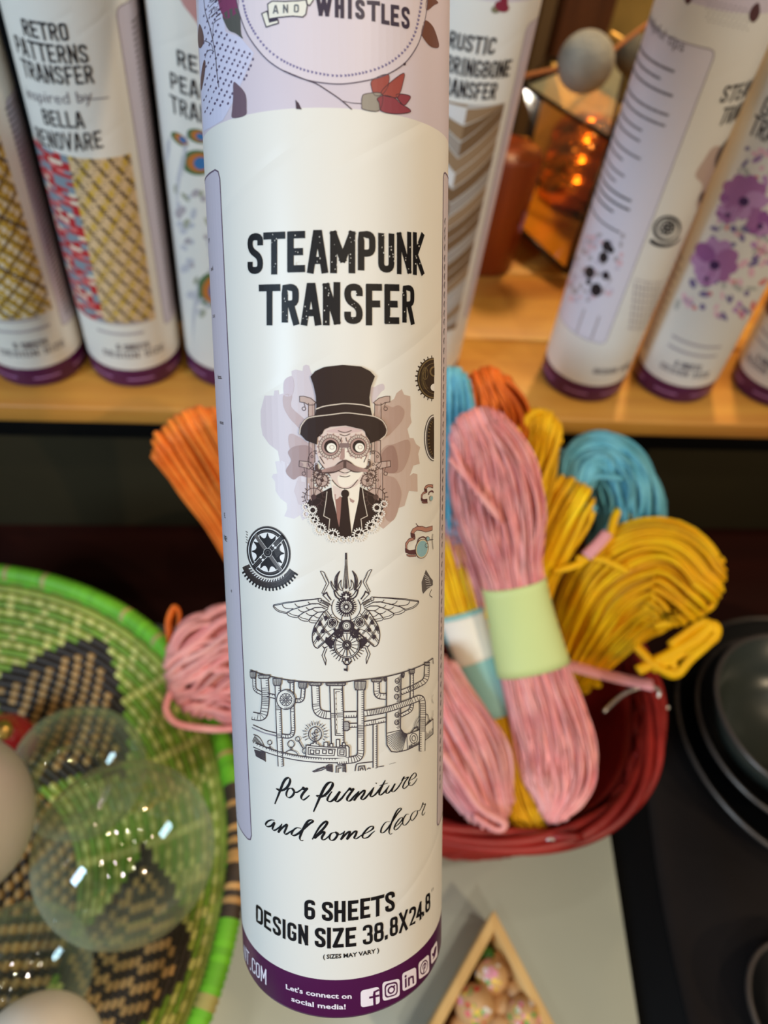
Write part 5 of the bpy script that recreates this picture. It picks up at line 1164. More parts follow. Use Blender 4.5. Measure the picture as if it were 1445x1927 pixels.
# the fat bolted pipe and its elbow
fp = C9([(655, 320), (860, 270), (855, 680), (850, 1060), (880, 1120), (940, 1145), (1120, 1080), (1310, 930), (1312, 1140), (1120, 1280), (940, 1370), (800, 1400), (720, 1390), (660, 1300), (650, 1100)])
ik.pf(fp, paper, 9); ik.pl(fp, LW, pin, 12, closed=True)
for i in range(15):
    t = i / 14.0; a = (870 + 70 * t, 1085 + 60 * math.sin(t * 1.57)); th = math.pi * (1.0 - .58 * t); b = (830 + 178 * math.cos(th), 1180 + 215 * math.sin(th) * (1 if t > 0 else 1))
    ik.pl(C9([a, (a[0] + (b[0] - a[0]) * .96, a[1] + (b[1] - a[1]) * .96)]), 1.1, pin, 12)
ik.pl(C9([(655, 1130), (860, 1080)]), 1.4, pin, 12); ik.pl(C9([(940, 1145), (950, 1365)]), 1.4, pin, 12)
hatch(ik, C9([(858, 300)])[0], C9([(850, 1060)])[0], 44, -5, 1, 1.0, pin, 12, .5)
for (x, y) in ((805, 383), (798, 500), (795, 607), (802, 868), (798, 975)):
    p = C9([(x, y)])[0]; ik.ell(p[0], p[1], 4.0, 4.6, pin, 12, w=1.4, n=16); ik.pl([(p[0] - 3, p[1] - 1), (p[0] + 3, p[1] - 1.6)], .9, pin, 12); ik.pl([(p[0] - 3, p[1] + 1.2), (p[0] + 3, p[1] + .6)], .9, pin, 12)
p = C9([(1038, 1205)])[0]; ik.ell(p[0], p[1], 7, 9.4, pin, 12, w=1.4); ik.ell(p[0], p[1], 3.4, 5, pin, 12, w=1.4); hatch(ik, C9([(960, 1365)])[0], C9([(1120, 1280)])[0], 16, .5, -6, 1, pin, 12, .5); hatch(ik, C9([(1180, 1225)])[0], C9([(1310, 1140)])[0], 10, .4, -9, 1, pin, 12, .4)
ik.pl(C9([(1010, 1110), (1040, 1070), (1090, 1040), (1100, 1090)]), 2.4, pin, 12); ik.pl(C9([(1040, 1070), (1060, 980), (1110, 900), (1150, 890)]), 1.3, pin, 12, smooth=True); ik.pl(C9([(1075, 1050), (1090, 980), (1130, 930)]), 1.3, pin, 12, smooth=True); ik.pl(C9([(1190, 860), (1235, 870), (1255, 940), (1270, 960)]), 1.6, pin, 12, smooth=True); ik.pf(C9([(1210, 1000), (1270, 935), (1280, 960)]), pin, 12)
ik.pl(C9([(1310, 580), (1298, 640), (1312, 710)]), 1, pin, 12, smooth=True); ik.pl(C9([(1310, 810), (1308, 900), (1290, 920), (1308, 935)]), 1, pin, 12)
# collars
for (x0, x1, y0, y1, n, F) in ((97, 180, 168, 262, 6, C8), (212, 375, 210, 262, 9, C8), (420, 538, 262, 365, 7, C8), (630, 722, 300, 330, 6, C8), (782, 900, 325, 410, 7, C8), (930, 1108, 328, 368, 9, C8), (1168, 1445, 332, 368, 14, C8)):
    q = F([(x0, y0), (x1, y1)]); dy = .28 * (q[1][0] - q[0][0]) * (1 if x0 < 600 else .1); collar(q[0][0], q[1][0], q[0][1] + dy * .3, q[1][1] + dy * .2, n, 11)
for (x0, x1, y0, y1, n) in ((202, 362, 385, 510, 8), (440, 588, 352, 395, 8), (972, 1050, 220, 285, 6), (1190, 1262, 120, 165, 5), (615, 655, 335, 385, 3), (868, 905, 272, 335, 3)):
    q = C9([(x0, y0), (x1, y1)]); collar(q[0][0], q[1][0], q[0][1], q[1][1], n, 11)
# valve wheel
p = C8([(605, 572)])[0]; ik.ell(p[0], p[1], 17.6, 18.6, paper, 12, n=32); ik.ell(p[0], p[1], 17.2, 18.4, pin, 13, w=1.8, n=32)
for i in range(8):
    a = 2 * math.pi * i / 8 + .4; P = [(p[0] + 3 * math.cos(a), p[1] + 3 * math.sin(a)), (p[0] + 11 * math.cos(a - .28), p[1] + 11.8 * math.sin(a - .28)), (p[0] + 11.4 * math.cos(a + .28), p[1] + 12 * math.sin(a + .28))]; ik.pl(P, 1.5, pin, 13, closed=True)
ik.ell(p[0], p[1], 2.6, 2.6, pin, 14); ik.ell(p[0], p[1], 1.2, 1.2, paper, 15, n=8)
for i in range(22): a = R_(-80 + i * 8.4); ik.pl([(p[0] + 17 * math.cos(a), p[1] + 18 * math.sin(a)), (p[0] + 14.4 * math.cos(a), p[1] + 15.2 * math.sin(a))], 1, pin, 14)
# bulb, box, knobs
p = C8([(1015, 1065)])[0]; ik.ell(p[0], p[1], 12, 13.4, pin, 13, w=1.8, n=30); ik.pl(C8([(1010, 1190), (1010, 1100), (970, 1055), (1050, 1045), (1050, 1010), (1020, 1000), (1008, 1060), (1050, 1090), (980, 1115), (1000, 1135), (1040, 1130)]), 1.5, pin, 13, smooth=True)
for i in range(17): a = R_(150 + i * 15); r1, r2 = 17, 21 + (i % 2) * 2.4; ik.pl([(p[0] + r1 * math.cos(a), p[1] + r1 * 1.05 * math.sin(a)), (p[0] + r2 * math.cos(a), p[1] + r2 * 1.05 * math.sin(a))], 1.4, pin, 13)
ik.pf(C8([(985, 1175), (1040, 1175), (1065, 1210), (1075, 1240), (950, 1235), (965, 1205)]), paper, 13); ik.pl(C8([(985, 1175), (1035, 1178), (1030, 1200), (1070, 1210), (1075, 1235), (950, 1230), (955, 1200), (995, 1195)]), 1.5, pin, 14, closed=True)
bx = C8([(888, 1220), (1445, 1250), (1445, 1405), (1100, 1405), (885, 1385)]); ik.pf(bx, paper, 12); ik.pl(bx[:2], LW, pin, 13); ik.pl([bx[3], bx[4], bx[0]], LW, pin, 13)
bx = C9([(-5, 1305), (105, 1305), (125, 1330), (125, 1465), (-5, 1480)]); ik.pf(bx, paper, 12); ik.pl(bx[:4], LW, pin, 13, smooth=False)
ik.pl(C8([(920, 1255), (1298, 1278), (1282, 1372), (918, 1352)]), 1.6, pin, 13, closed=True)
for x in (948, 1025, 1122, 1208): ik.pl(C8([(x, 1288), (x + 52, 1294), (x + 48, 1345), (x, 1338)]), 1.7, pin, 13, closed=True)
ik.pl(C8([(1332, 1270), (1450, 1266), (1452, 1380), (1335, 1374)]), 1.6, pin, 13, closed=True); ik.pl(C8([(1365, 1290), (1425, 1288), (1420, 1358), (1362, 1352)]), 1.6, pin, 13, closed=True); ik.pl(C8([(1362, 1320), (1422, 1320)]), 1.4, pin, 13)
for (x0, x1, y0) in ((1140, 1195, 1180), (1225, 1265, 1200), (1315, 1360, 1140), (1400, 1440, 1190)): ik.pf(C8([(x0, y0), (x1, y0), (x1, 1245), (x0, 1240)]), paper, 12); ik.pl(C8([(x0, 1240), (x0, y0), (x1, y0), (x1, 1245)]), 1.6, pin, 13)
p = C8([(768, 1135)])[0]; ik.ell(p[0], p[1], 4.2, 4.2, pin, 12, w=1.5, n=14); ik.pl(C8([(785, 1165), (840, 1260)]), 2.4, pin, 12); ik.pl(C8([(885, 1262), (848, 1275), (835, 1305), (850, 1335), (885, 1340)]), 1.5, pin, 12, smooth=True)
p = C8([(672, 1210)])[0]; ik.ell(p[0], p[1], 6, 6.6, pin, 9, w=1.6, n=16); ik.pl(C8([(662, 1265), (662, 1300)]), 1.5, pin, 9); ik.pl(C8([(685, 1265), (685, 1300)]), 1.5, pin, 9); ik.pl(C8([(590, 1340), (620, 1310), (675, 1298), (740, 1320), (775, 1362)]), 1.6, pin, 11, smooth=True)
p = C8([(368, 1190)])[0]; ik.ell(p[0], p[1], 4, 4.2, pin, 9, w=1.4, n=14); ik.pl(C8([(370, 1220), (372, 1255)]), 1.4, pin, 9); ik.pl(C8([(328, 1275), (350, 1262), (390, 1262), (412, 1290)]), 1.5, pin, 11, smooth=True)
# hatched corner pieces
ik.pl(C8([(135, 1080), (190, 1100), (240, 1150), (290, 1250)]), 1.6, pin, 5, smooth=True); hatch(ik, C8([(150, 1090)])[0], C8([(270, 1230)])[0], 9, -4, 9, 1.4, pin, 5, .3)
ik.pl(C8([(150, 1310), (300, 1330), (305, 1465)]), 1.6, pin, 5)
for i in range(8): ik.pl(C8([(150 + i * 3, 1300 + i * 12), (300, 1340 + i * 16)]), 1.5, pin, 5)
# lower fragments
ik.pl(C8([(980, 1605), (1050, 1570), (1150, 1545), (1165, 1560), (1100, 1590), (1000, 1612)]), 1.7, pin, 5, closed=True); hatch(ik, C8([(1020, 1600)])[0], C8([(1140, 1555)])[0], 8, 1, -3, 1.2, pin, 5)
ik.pl(C8([(1170, 1530), (1200, 1510), (1255, 1512), (1258, 1610), (1180, 1590)]), 1.7, pin, 5, closed=True); hatch(ik, C8([(1185, 1520)])[0], C8([(1185, 1590)])[0], 6, 9, .6, 1.3, pin, 5)
ik.pl(C8([(1310, 1620), (1312, 1530), (1440, 1520)]), 1.7, pin, 5); ik.pl(C8([(1340, 1620), (1342, 1560), (1380, 1555)]), 1.7, pin, 5); ik.pl(C9([(75, 1550), (80, 1690)]), 1.8, pin, 5); hatch(ik, C9([(76, 1560)])[0], C9([(80, 1690)])[0], 8, -6, 0, 1.3, pin, 5)
ik.pl(C9([(212, 1678), (225, 1600), (260, 1570), (460, 1545)]), 1.8, pin, 4, smooth=True); ik.pl(C9([(258, 1670), (265, 1610), (345, 1602), (360, 1665)]), 1.8, pin, 5); ik.pl(C9([(285, 1665), (295, 1632), (320, 1632), (325, 1660)]), 1.8, pin, 5); ik.pl(C9([(388, 1650), (400, 1634), (430, 1640)]), 1.5, pin, 5); ik.pl(C9([(530, 1620), (620, 1605)]), 1.3, pin, 5); ik.pl(C9([(700, 1580), (790, 1555)]), .5, pin, 5)
ik.build('pipework_print', held, 'line drawing of pipes, a valve wheel and a light bulb')

# ================================================================ yarn hanks
def ribmat(name, c, c2):
    return mat(name, c, 0.55, spec=0.35, rgb2=c2, vscale=60, bump=0.35, bscale=500, stretch=(1, 1, 1))
pink = ribmat('pink_yarn', (244, 170, 160), (232, 144, 140)); yellow = ribmat('yellow_yarn', (252, 200, 8), (242, 178, 2))
blue = ribmat('blue_yarn', (116, 188, 204), (84, 160, 182)); orange = ribmat('orange_yarn', (240, 138, 50), (222, 108, 26)); orange2 = ribmat('deep_orange_yarn', (232, 116, 20), (206, 88, 8))
green_p = mat('pale_green_paper', (206, 216, 142), 0.55, bump=0.15, bscale=60); teal_p = mat('teal_paper', (148, 196, 186), 0.55); cream_p = mat('cream_paper', (238, 226, 206), 0.55)
def shade(m, f, w=0.0):
    n = m.name + '_%d_%d' % (f * 100, w * 100)
    if n in _m: return _m[n]
    c = m.copy(); c.name = n; _m[n] = c
    for e in [x for x in c.node_tree.nodes if x.type == 'VALTORGB'][0].color_ramp.elements:
        e.color = tuple(min(1, v * f * (1 - w) + w) for v in list(e.color)[:3]) + (1,)
    return c
def hank(label, ax, hw, m, N=40, bands=(), seed=1, thick=0.62, rad=0.0013, loops=True, loose=(), lay=0.0, flatr=0.55, core=True, jitter=0.16):
    """ax: (px, py, z) axis points, hw: half widths in photo pixels; a skein of closed looped strands"""
    rnd = random.Random(seed)
    A = [np.array(onz(*p)) for p in ax]
    H = [w_ * np.linalg.norm(M3.T[2] @ (a - CAM)) / FPX for w_, a in zip(hw, A)]
    n = 9; C = catmull(A, n); Hs = [float(x[0]) for x in catmull([(h,) for h in H], n)]
    T = []; S = []; Nn = []; shades = (m, shade(m, .80), shade(m, 1.15), shade(m, 1.0, .10) if m is pink else shade(m, 1.06))
    for i in range(len(C)):
        t = C[min(i + 1, len(C) - 1)] - C[max(i - 1, 0)]; t = t / np.linalg.norm(t); v = CAM - C[i]; s = np.cross(t, v); s /= np.linalg.norm(s); q = np.cross(s, t); q = q if q @ v > 0 else -q
        T.append(t); S.append(s); Nn.append(q)
    base = C[len(C) // 2]; root = empty('yarn_hank', Vector([float(x) for x in base]), label, 'yarn', 'hanks of raffia yarn in and around the red basket')
    L = len(C)
    for i in range(N):
        an = math.pi * (i + .5) / N + rnd.uniform(-.05, .05); x = math.cos(an); rr = 1.0 - 0.42 * (i % 3) / 3.0 * rnd.random(); zf = math.sin(an) * rr
        if i % 4 == 3: zf = -0.15 * math.sin(an)
        k0 = int((0.30 * abs(x) ** 2.5 + rnd.uniform(0, .05)) * n); k1 = L - 1 - int((0.30 * abs(x) ** 2.5 + rnd.uniform(0, .05)) * n)
        path = []; ph = rnd.uniform(0, 6); amp = jitter * rnd.uniform(.4, 1.2)
        for k in range(k0, k1 + 1):
            xx = x * rr + amp * math.sin(ph + k * .35) * .35; path.append(C[k] + S[k] * Hs[k] * xx + Nn[k] * Hs[k] * thick * (zf + .12 * amp * math.sin(ph * 2 + k * .6)))
        e = k1; R2 = Hs[e] * thick * max(.22, zf) * rnd.uniform(.85, 1.2); xx = x * rr; c0 = C[e] + S[e] * Hs[e] * xx
        if loops:
            ext = rnd.uniform(.8, 1.35)
            for a in range(1, 6): th = math.pi * a / 6; path.append(c0 + T[e] * R2 * ext * math.sin(th) + Nn[e] * R2 * math.cos(th) + S[e] * Hs[e] * lay * x * math.sin(th))
        for k in range(k1, k0 - 1, -2): path.append(C[k] + S[k] * Hs[k] * (x * rr * .97) - Nn[k] * Hs[k] * thick * max(.15, zf) * .9)
        e = k0; R2 = Hs[e] * thick * max(.22, zf); c0 = C[e] + S[e] * Hs[e] * xx
        if loops:
            for a in range(1, 5): th = math.pi * a / 5; path.append(c0 - T[e] * R2 * math.sin(th) - Nn[e] * R2 * math.cos(th))
        V, F = tube_mesh(path, rad * rnd.uniform(.85, 1.2), 5, True, flatr); obj('strand', V, F, shades[(0, 1, 0, 2, 3)[rnd.randrange(5)]], root, True)
    if core:   # packed inner fibres
        V = []; F = []; G = 14
        for k in range(0, L):
            f_ = .86 * min(1, .25 + k / 4.0, .25 + (L - 1 - k) / 4.0)
            for g in range(G): a = 2 * math.pi * g / G; V.append(C[k] + S[k] * Hs[k] * f_ * math.cos(a) + Nn[k] * Hs[k] * thick * f_ * .8 * math.sin(a))
        for k in range(L - 1):
            for g in range(G): F.append((k * G + g, k * G + (g + 1) % G, (k + 1) * G + (g + 1) % G, (k + 1) * G + g))
        F.append(tuple(range(G))); F.append(tuple((L - 1) * G + g for g in range(G))); o = obj('inner_fibres', V, F, m, root, True); o['kind'] = 'stuff'
    for (t0, t1, bm_, nm, lab, ang0, ang1, ex) in bands:
        V = []; F = []; G = 36; kk = 10
        for a in range(kk + 1):
            f_ = (t0 + (t1 - t0) * a / kk) * (L - 1); k = int(f_); fr = f_ - k; k2 = min(k + 1, L - 1)
            c0 = C[k] * (1 - fr) + C[k2] * fr; h = Hs[k] * (1 - fr) + Hs[k2] * fr
            for g in range(G + 1): th = R_(ang0 + (ang1 - ang0) * g / G); V.append(c0 + S[k] * (h + ex) * 1.06 * math.cos(th) + Nn[k] * (h * thick + ex) * 1.12 * math.sin(th))
        for a in range(kk):
            for g in range(G): F.append((a * (G + 1) + g, a * (G + 1) + g + 1, (a + 1) * (G + 1) + g + 1, (a + 1) * (G + 1) + g))
        o = obj(nm, V, F, bm_, root, True, lab); md = o.modifiers.new('thick', 'SOLIDIFY'); md.thickness = 0.0003
    for P, rd_ in loose:
        pts = catmull([np.array(onz(*p)) for p in P], 6); V, F = tube_mesh(pts, rd_, 6, False, .6); obj('loose_strand', V, F, m, root, True)
    return root
hank('large pink hank with a pale green paper band, lying on top in front', [(893, 795, .325), (922, 870, .30), (945, 980, .268), (965, 1090, .238), (1000, 1245, .20), (1040, 1390, .172), (1048, 1480, .160), (1040, 1535, .156)], [48, 78, 78, 55, 62, 74, 62, 20], pink, 84,
     [(.435, .585, green_p, 'paper_band', 'pale green paper band', 0, 360, .0006)], 3, .5, .00125, loose=[([(850, 830, .315), (880, 900, .302), (930, 960, .287), (940, 985, .28)], .0022), ([(846, 862, .31), (900, 930, .295), (940, 980, .282)], .0018)])
hank('pink hank standing behind the pale green banded one, leaning left', [(848, 850, .285), (862, 950, .255), (900, 1080, .22), (930, 1200, .19)], [44, 52, 44, 34], pink, 30, (), 5, .6, .0014)
hank('yellow hank with a teal paper band and cream label beside the held tube', [(800, 880, .262), (832, 1010, .235), (880, 1180, .195), (935, 1330, .168), (985, 1500, .145), (1005, 1545, .142)], [40, 48, 44, 42, 50, 30], yellow, 34,
     [(.36, .62, teal_p, 'paper_band', 'teal paper band', 0, 360, .0006), (.37, .48, cream_p, 'sticker', 'cream sticker with grey print', 30, 150, .001)], 7, .55, .0013)
hank('pink hank lying low at the left front inside the red basket', [(806, 1255, .198), (842, 1345, .18), (890, 1440, .166), (925, 1530, .156)], [44, 66, 70, 42], pink, 44, (), 9, .5, .0016,
     loose=[([(832, 1415, .185), (870, 1470, .178), (905, 1520, .17), (950, 1548, .165), (935, 1562, .162), (890, 1535, .165)], .003)])
hank('yellow hank at the back, just right of the pink tops', [(1012, 800, .30), (990, 900, .272), (962, 1030, .24), (950, 1180, .20)], [46, 50, 44, 40], yellow, 34, (), 11, .7, .0014, loose=[([(960, 830, .30), (1005, 775, .31), (1045, 790, .305), (1050, 830, .30), (1000, 960, .27)], .0022)])
hank('yellow hank between the pink banded hank and the blue one', [(1072, 935, .262), (1035, 1000, .24), (990, 1110, .205), (965, 1240, .17)], [52, 56, 46, 36], yellow, 32, (), 13, .7, .0015)
hank('blue hank standing upright at the back of the basket', [(1082, 925, .262), (1092, 878, .268), (1130, 862, .268), (1168, 905, .255), (1178, 985, .228), (1150, 1100, .185), (1120, 1220, .14)], [24, 38, 46, 58, 62, 48, 34], blue, 40, (), 15, .8, .0019, jitter=.3,
     loose=[([(1075, 860, .262), (1045, 850, .266), (1030, 885, .262), (1060, 905, .256)], .0032), ([(1190, 960, .235), (1225, 950, .236), (1248, 940, .238), (1240, 965, .234), (1200, 970, .23)], .003), ([(1150, 880, .27), (1090, 890, .268), (1075, 940, .262), (1120, 960, .26)], .003), ([(1170, 900, .268), (1110, 900, .27), (1080, 960, .262)], .003)])
hank('large yellow hank fanning out over the right rim of the red basket', [(1292, 1118, .232), (1240, 1078, .232), (1165, 1112, .212), (1105, 1195, .175), (1068, 1270, .14)], [84, 100, 98, 72, 42], yellow, 60, (), 17, .55, .0021, lay=.25, jitter=.1,
     loose=[([(1200, 1262, .2), (1260, 1230, .205), (1300, 1205, .21), (1340, 1175, .214), (1348, 1195, .212), (1300, 1240, .206), (1270, 1270, .2), (1230, 1250, .2), (1195, 1215, .2)], .0034), ([(1290, 1120, .235), (1335, 1110, .236), (1340, 1140, .232), (1290, 1165, .226), (1230, 1180, .22)], .0028), ([(1085, 1050, .235), (1120, 1050, .24), (1150, 1060, .242), (1180, 1075, .24)], .0026),
            ([(1040, 1075, .23), (1090, 1060, .235), (1140, 1020, .24), (1160, 965, .246), (1185, 945, .248), (1190, 975, .244)], .0028), ([(1225, 930, .25), (1235, 960, .246), (1230, 985, .242)], .002), ([(1195, 1215, .205), (1230, 1250, .203), (1268, 1268, .2), (1262, 1240, .203)], .0028), ([(1230, 1245, .2), (1290, 1215, .207), (1335, 1182, .213), (1346, 1200, .211), (1290, 1235, .205)], .0036), ([(1225, 1258, .199), (1285, 1225, .206), (1325, 1190, .212), (1322, 1172, .214), (1260, 1215, .207)], .0036)])
hank('bright orange hank poking above the shelf edge behind the pink tops', [(915, 722, .318), (935, 790, .30), (945, 900, .268), (935, 1020, .235)], [38, 58, 46, 36], orange2, 34, (), 19, .8, .0016, jitter=.3)
hank('small blue hank between the held tube and the bright orange hank', [(850, 712, .322), (850, 790, .302), (850, 900, .272), (850, 1000, .24)], [30, 42, 42, 34], blue, 28, (), 21, .7, .0017, jitter=.3)
hank('pale orange hank fanning out left of the held tube', [(352, 812, .285), (400, 890, .262), (452, 990, .232), (500, 1100, .20), (560, 1230, .165)], [76, 70, 52, 44, 40], orange, 44, (), 23, .45, .0021, jitter=.08)
hank('pink hank hanging over the left rim towards the green basket', [(352, 1285, .178), (395, 1262, .182), (450, 1245, .182), (520, 1232, .178), (620, 1225, .17)], [66, 96, 104, 84, 60], pink, 46, (), 25, .5, .0022, jitter=.3, lay=.15,
     loose=[([(322, 1300, .178), (312, 1335, .174), (335, 1362, .172), (400, 1372, .17), (440, 1370, .17)], .0022)])
lp = [([(322, 1210, .182), (318, 1170, .19), (330, 1142, .196), (338, 1160, .194), (330, 1200, .186), (312, 1222, .182)])]
V, F = tube_mesh(catmull([np.array(onz(*p)) for p in lp[0]], 6), .0026, 6, False, .5); tag(obj('raffia_loop', V, F, orange2, None, True), 'short orange raffia loop sticking up above the pink hank at left', 'yarn')
V, F = tube_mesh(catmull([np.array(onz(*p)) for p in ((1068, 1252, .168), (1130, 1268, .166), (1190, 1282, .166), (1228, 1290, .167))], 6), .0052, 8, False, .35); tag(obj('folded_ribbon', V, F, mat('ribbon_pink', (226, 158, 164), .5, bump=.3, bscale=400), None, True), 'flat folded pink ribbon end crossing the right rim of the red basket', 'ribbon')
V, F = tube_mesh(catmull([np.array(onz(*p)) for p in ((1103, 1047, .243), (1125, 1025, .246), (1143, 1003, .248))], 5), .0036, 8, False, .35); tag(obj('folded_ribbon', V, F, mat('ribbon_pink', (226, 158, 164), .5), None, True), 'short pale pink ribbon end between the yellow hanks', 'ribbon')

# ================================================================ red wicker basket
redw = mat('red_wicker', (158, 40, 32), 0.42, spec=0.4, rgb2=(120, 24, 20), vscale=30, bump=0.2, bscale=120); redl = mat('red_liner', (128, 26, 20), 0.5, var=.15, vscale=20)
RC = np.array([0.110, 0.243]); RYAW = R_(-20)
def sup(t, a, b, n=2.25):
    c, s = math.cos(t), math.sin(t); x = a * math.copysign(abs(c) ** (2 / n), c); y = b * math.copysign(abs(s) ** (2 / n), s)
    return RC[0] + x * math.cos(RYAW) - y * math.sin(RYAW), RC[1] + x * math.sin(RYAW) + y * math.cos(RYAW)
def rscale(z): f = (z - TZ) / 0.11; return 0.76 + 0.24 * f ** .8
rbk = empty('red_wicker_basket', (RC[0], RC[1], TZ), 'oval red wicker basket full of raffia yarn hanks', 'basket')
RA, RB = .138, .106
for r in range(13):
    z = TZ + 0.006 + r * 0.0078; f = rscale(z); path = []
    for k in range(160):
        t = 2 * math.pi * k / 160; u = 0.0016 * math.sin(26 * t + math.pi * (r % 2)); x, y = sup(t, RA * f + u, RB * f + u); path.append((x, y, z))
    V, F = tube_mesh(path, .0040, 5, True); obj('weaver', V, F, redw, rbk, True)
for k in range(26):
    t = 2 * math.pi * (k + .5) / 26; path = []
    for j in range(7): z = TZ + .002 + j * .017; x, y = sup(t, RA * rscale(z) - .0008, RB * rscale(z) - .0008); path.append((x, y, z))
    V, F = tube_mesh(path, .0026, 5); obj('stake', V, F, redw, rbk, True)
for s_ in range(5):
    path = []
    for k in range(220):
        t = 2 * math.pi * k / 220; ph = 3 * t + s_ * math.pi / 2.5 + .3 * math.sin(5 * t + s_); o = .0046 * math.cos(ph); zz = TZ + .109 + .0052 * math.sin(ph); x, y = sup(t, RA + .001 + o, RB + .001 + o); path.append((x, y, zz))
    V, F = tube_mesh(path, .0030, 6, True); obj('rim_strand', V, F, redw, rbk, True)
V = []; F = []; NN = 72; zs = [TZ + .003 + j * .0104 for j in range(10)]
for z in zs:
    for k in range(NN): x, y = sup(2 * math.pi * k / NN, RA * rscale(z) - .0065, RB * rscale(z) - .0065); V.append((x, y, z))
for j in range(len(zs) - 1):
    for k in range(NN): F.append((j * NN + k, j * NN + (k + 1) % NN, (j + 1) * NN + (k + 1) % NN, (j + 1) * NN + k))
F.append(tuple(range(NN))); o = obj('liner', V, F, redl, rbk, True, 'smooth red inner wall'); md = o.modifiers.new('t', 'SOLIDIFY'); md.thickness = .001
silver = mat('silver_wire', (200, 198, 192), 0.3, metal=.9)
for P in (((1135, 1340, .158), (1175, 1305, .16), (1215, 1292, .161), (1240, 1300, .158), (1232, 1325, .152)), ((1222, 1358, .142), (1245, 1338, .147), (1258, 1330, .149))):
    V, F = tube_mesh(catmull([np.array(onz(*p)) for p in P], 6), .0014, 6); obj('handle_wire', V, F, silver, rbk, True, 'thin silver wire')
q = np.array(onz(1058, 1568, .152)); pr = [(math.cos(2 * math.pi * k / 24), math.sin(2 * math.pi * k / 24)) for k in range(24)]
V, F = tube_mesh([q + .0095 * c * M3[:, 0] + .006 * s * np.array([0, -.3, 1.0]) + np.array([0, -.002, 0]) for c, s in pr], .0022, 6, True); obj('clasp', V, F, redw, rbk, True, 'small red loop clasp on the front rim')
q2 = q + np.array([-.009, -.003, 0]); V, F = tube_mesh([q2 + .004 * c * M3[:, 0] + .004 * s * np.array([0, -.3, 1.0]) for c, s in pr], .0009, 6, True); obj('clasp_ring', V, F, silver, rbk, True, 'silver ring')

# ================================================================ green coiled basket
GC = np.array([-0.221, 0.131]); GR = .198; GZ = .14
colm = vcmat('coil_raffia', .6)
gk = empty('green_coil_basket', (GC[0], GC[1], TZ), 'large round coiled basket in green, straw and black holding glass globes', 'basket')
prof = []; 
def gz(R): return TZ + .008 + (GZ - TZ - .008) * (max(0, R - .085) / (GR - .085)) ** 1.5
R = GR; P = [(GR, GZ)]
while R > .006:
    s = 1.5 * (GZ - TZ - .008) / (GR - .085) * (max(0, R - .085) / (GR - .085)) ** .5; R -= .0056 / math.sqrt(1 + s * s); P.append((max(R, .004), gz(R)))
G1 = np.array(lin((118, 152, 40))); G2 = np.array(lin((158, 166, 66))); ST = np.array(lin((204, 200, 112))); DK = np.array(lin((52, 40, 30))); TN = np.array(lin((182, 140, 84))); GB = np.array(lin((104, 178, 32)))
rnd = random.Random(31)
def scol(k, th, i):
    """colour of stitch i on coil k: stepped dark diamonds on green and straw"""
    n = 5; a = ((th - 0.98) * n / (2 * math.pi)) % 1.0; a = abs(a - round(a)) * 2       # 0 at a diamond axis, 1 between
    x = abs(a) * 15.0; lim = 10.5 - abs(k - 15) * 1.0; x = math.floor(x)
    if k == 0:
        return (DK if rnd.random() > .15 else TN) if -9 < ((math.degrees(th) + 180) % 360 - 180) < 11 else (GB if rnd.random() > .08 else np.array(lin((170, 160, 90))))
    if k == 1: return G1 if i % 3 else GB
    if x < lim or k > 24:
        return (TN if (i + k) % 2 else DK) if abs(x - lim) > 2 or k > 24 else DK
    return ((ST if i % 2 else G2) if k % 2 else (G1 if i % 5 else ST)) if k > 2 else G2
for k, (R, z) in enumerate(P):
    rr = .0031 if k else .0062; ns = max(14, int(2 * math.pi * R / (.0050 if k else .0034))); sub = 2; prf = 5 if k else 8; V = []; F = []; cols = []; n = ns * sub
    c3 = None
    for j in range(n):
        th = 2 * math.pi * j / n; rad = rr * (1.0 if j % sub else .84)
        for p in range(prf):
            a = 2 * math.pi * p / prf + .3; V.append((GC[0] + (R + rad * math.cos(a)) * math.cos(th), GC[1] + (R + rad * math.cos(a)) * math.sin(th), z + rad * math.sin(a)))
    for j in range(n):
        th = 2 * math.pi * j / n; j2 = (j + 1) % n
        if j % sub == 0: c3 = scol(k, th, j // sub) * rnd.uniform(.82, 1.12)
        for p in range(prf): F.append((j * prf + p, j2 * prf + p, j2 * prf + (p + 1) % prf, j * prf + (p + 1) % prf)); cols.append(c3)
    o = obj('coil' if k else 'rim_coil', V, F, colm, gk, True, None if k else 'thick bright green wrapped rim')
    ca = o.data.color_attributes.new('Col', 'FLOAT_COLOR', 'CORNER'); buf = []
    for c_ in cols: buf += list(np.clip(c_, 0, 1)) + [1.0] + list(np.clip(c_, 0, 1)) + [1.0] + list(np.clip(c_, 0, 1)) + [1.0] + list(np.clip(c_, 0, 1)) + [1.0]
    ca.data.foreach_set('color', buf)
print('coils', len(P))
# glass in the basket
glass = glassmat('clear_glass', (244, 247, 238), 0.02, .13)
def shell(name, cen, r, label, neck=None, cat='globe', m=glass, sc=1.0, grp=None):
    root = empty(name, Vector([float(x) for x in cen]), label, cat, grp)
    cen = np.array([float(x) for x in cen])
    if neck is None: ball('globe_body', cen, r, m, root, 48)
    else:
        ax = np.array(neck, float); ax /= np.linalg.norm(ax); pf = []
        for i in range(25): a = math.pi * (i / 24.0) * .84; pf.append((max(.0002, r * math.sin(a)), -r * math.cos(a)))
        r1, h1 = pf[-1]; pf += [(r1 * .92, h1 + .006), (r1 * .95, h1 + .012), (r1 * 1.12, h1 + .016), (r1 * 1.12, h1 + .0175), (r1 * .98, h1 + .0172)]
        lathe('globe_body', pf, cen, ax, m, root, 48, cap1=False)
    return root
g1 = shell('glass_globe', W(236, 1602, .396), .0465, 'large clear glass globe nearest the middle of the green basket')
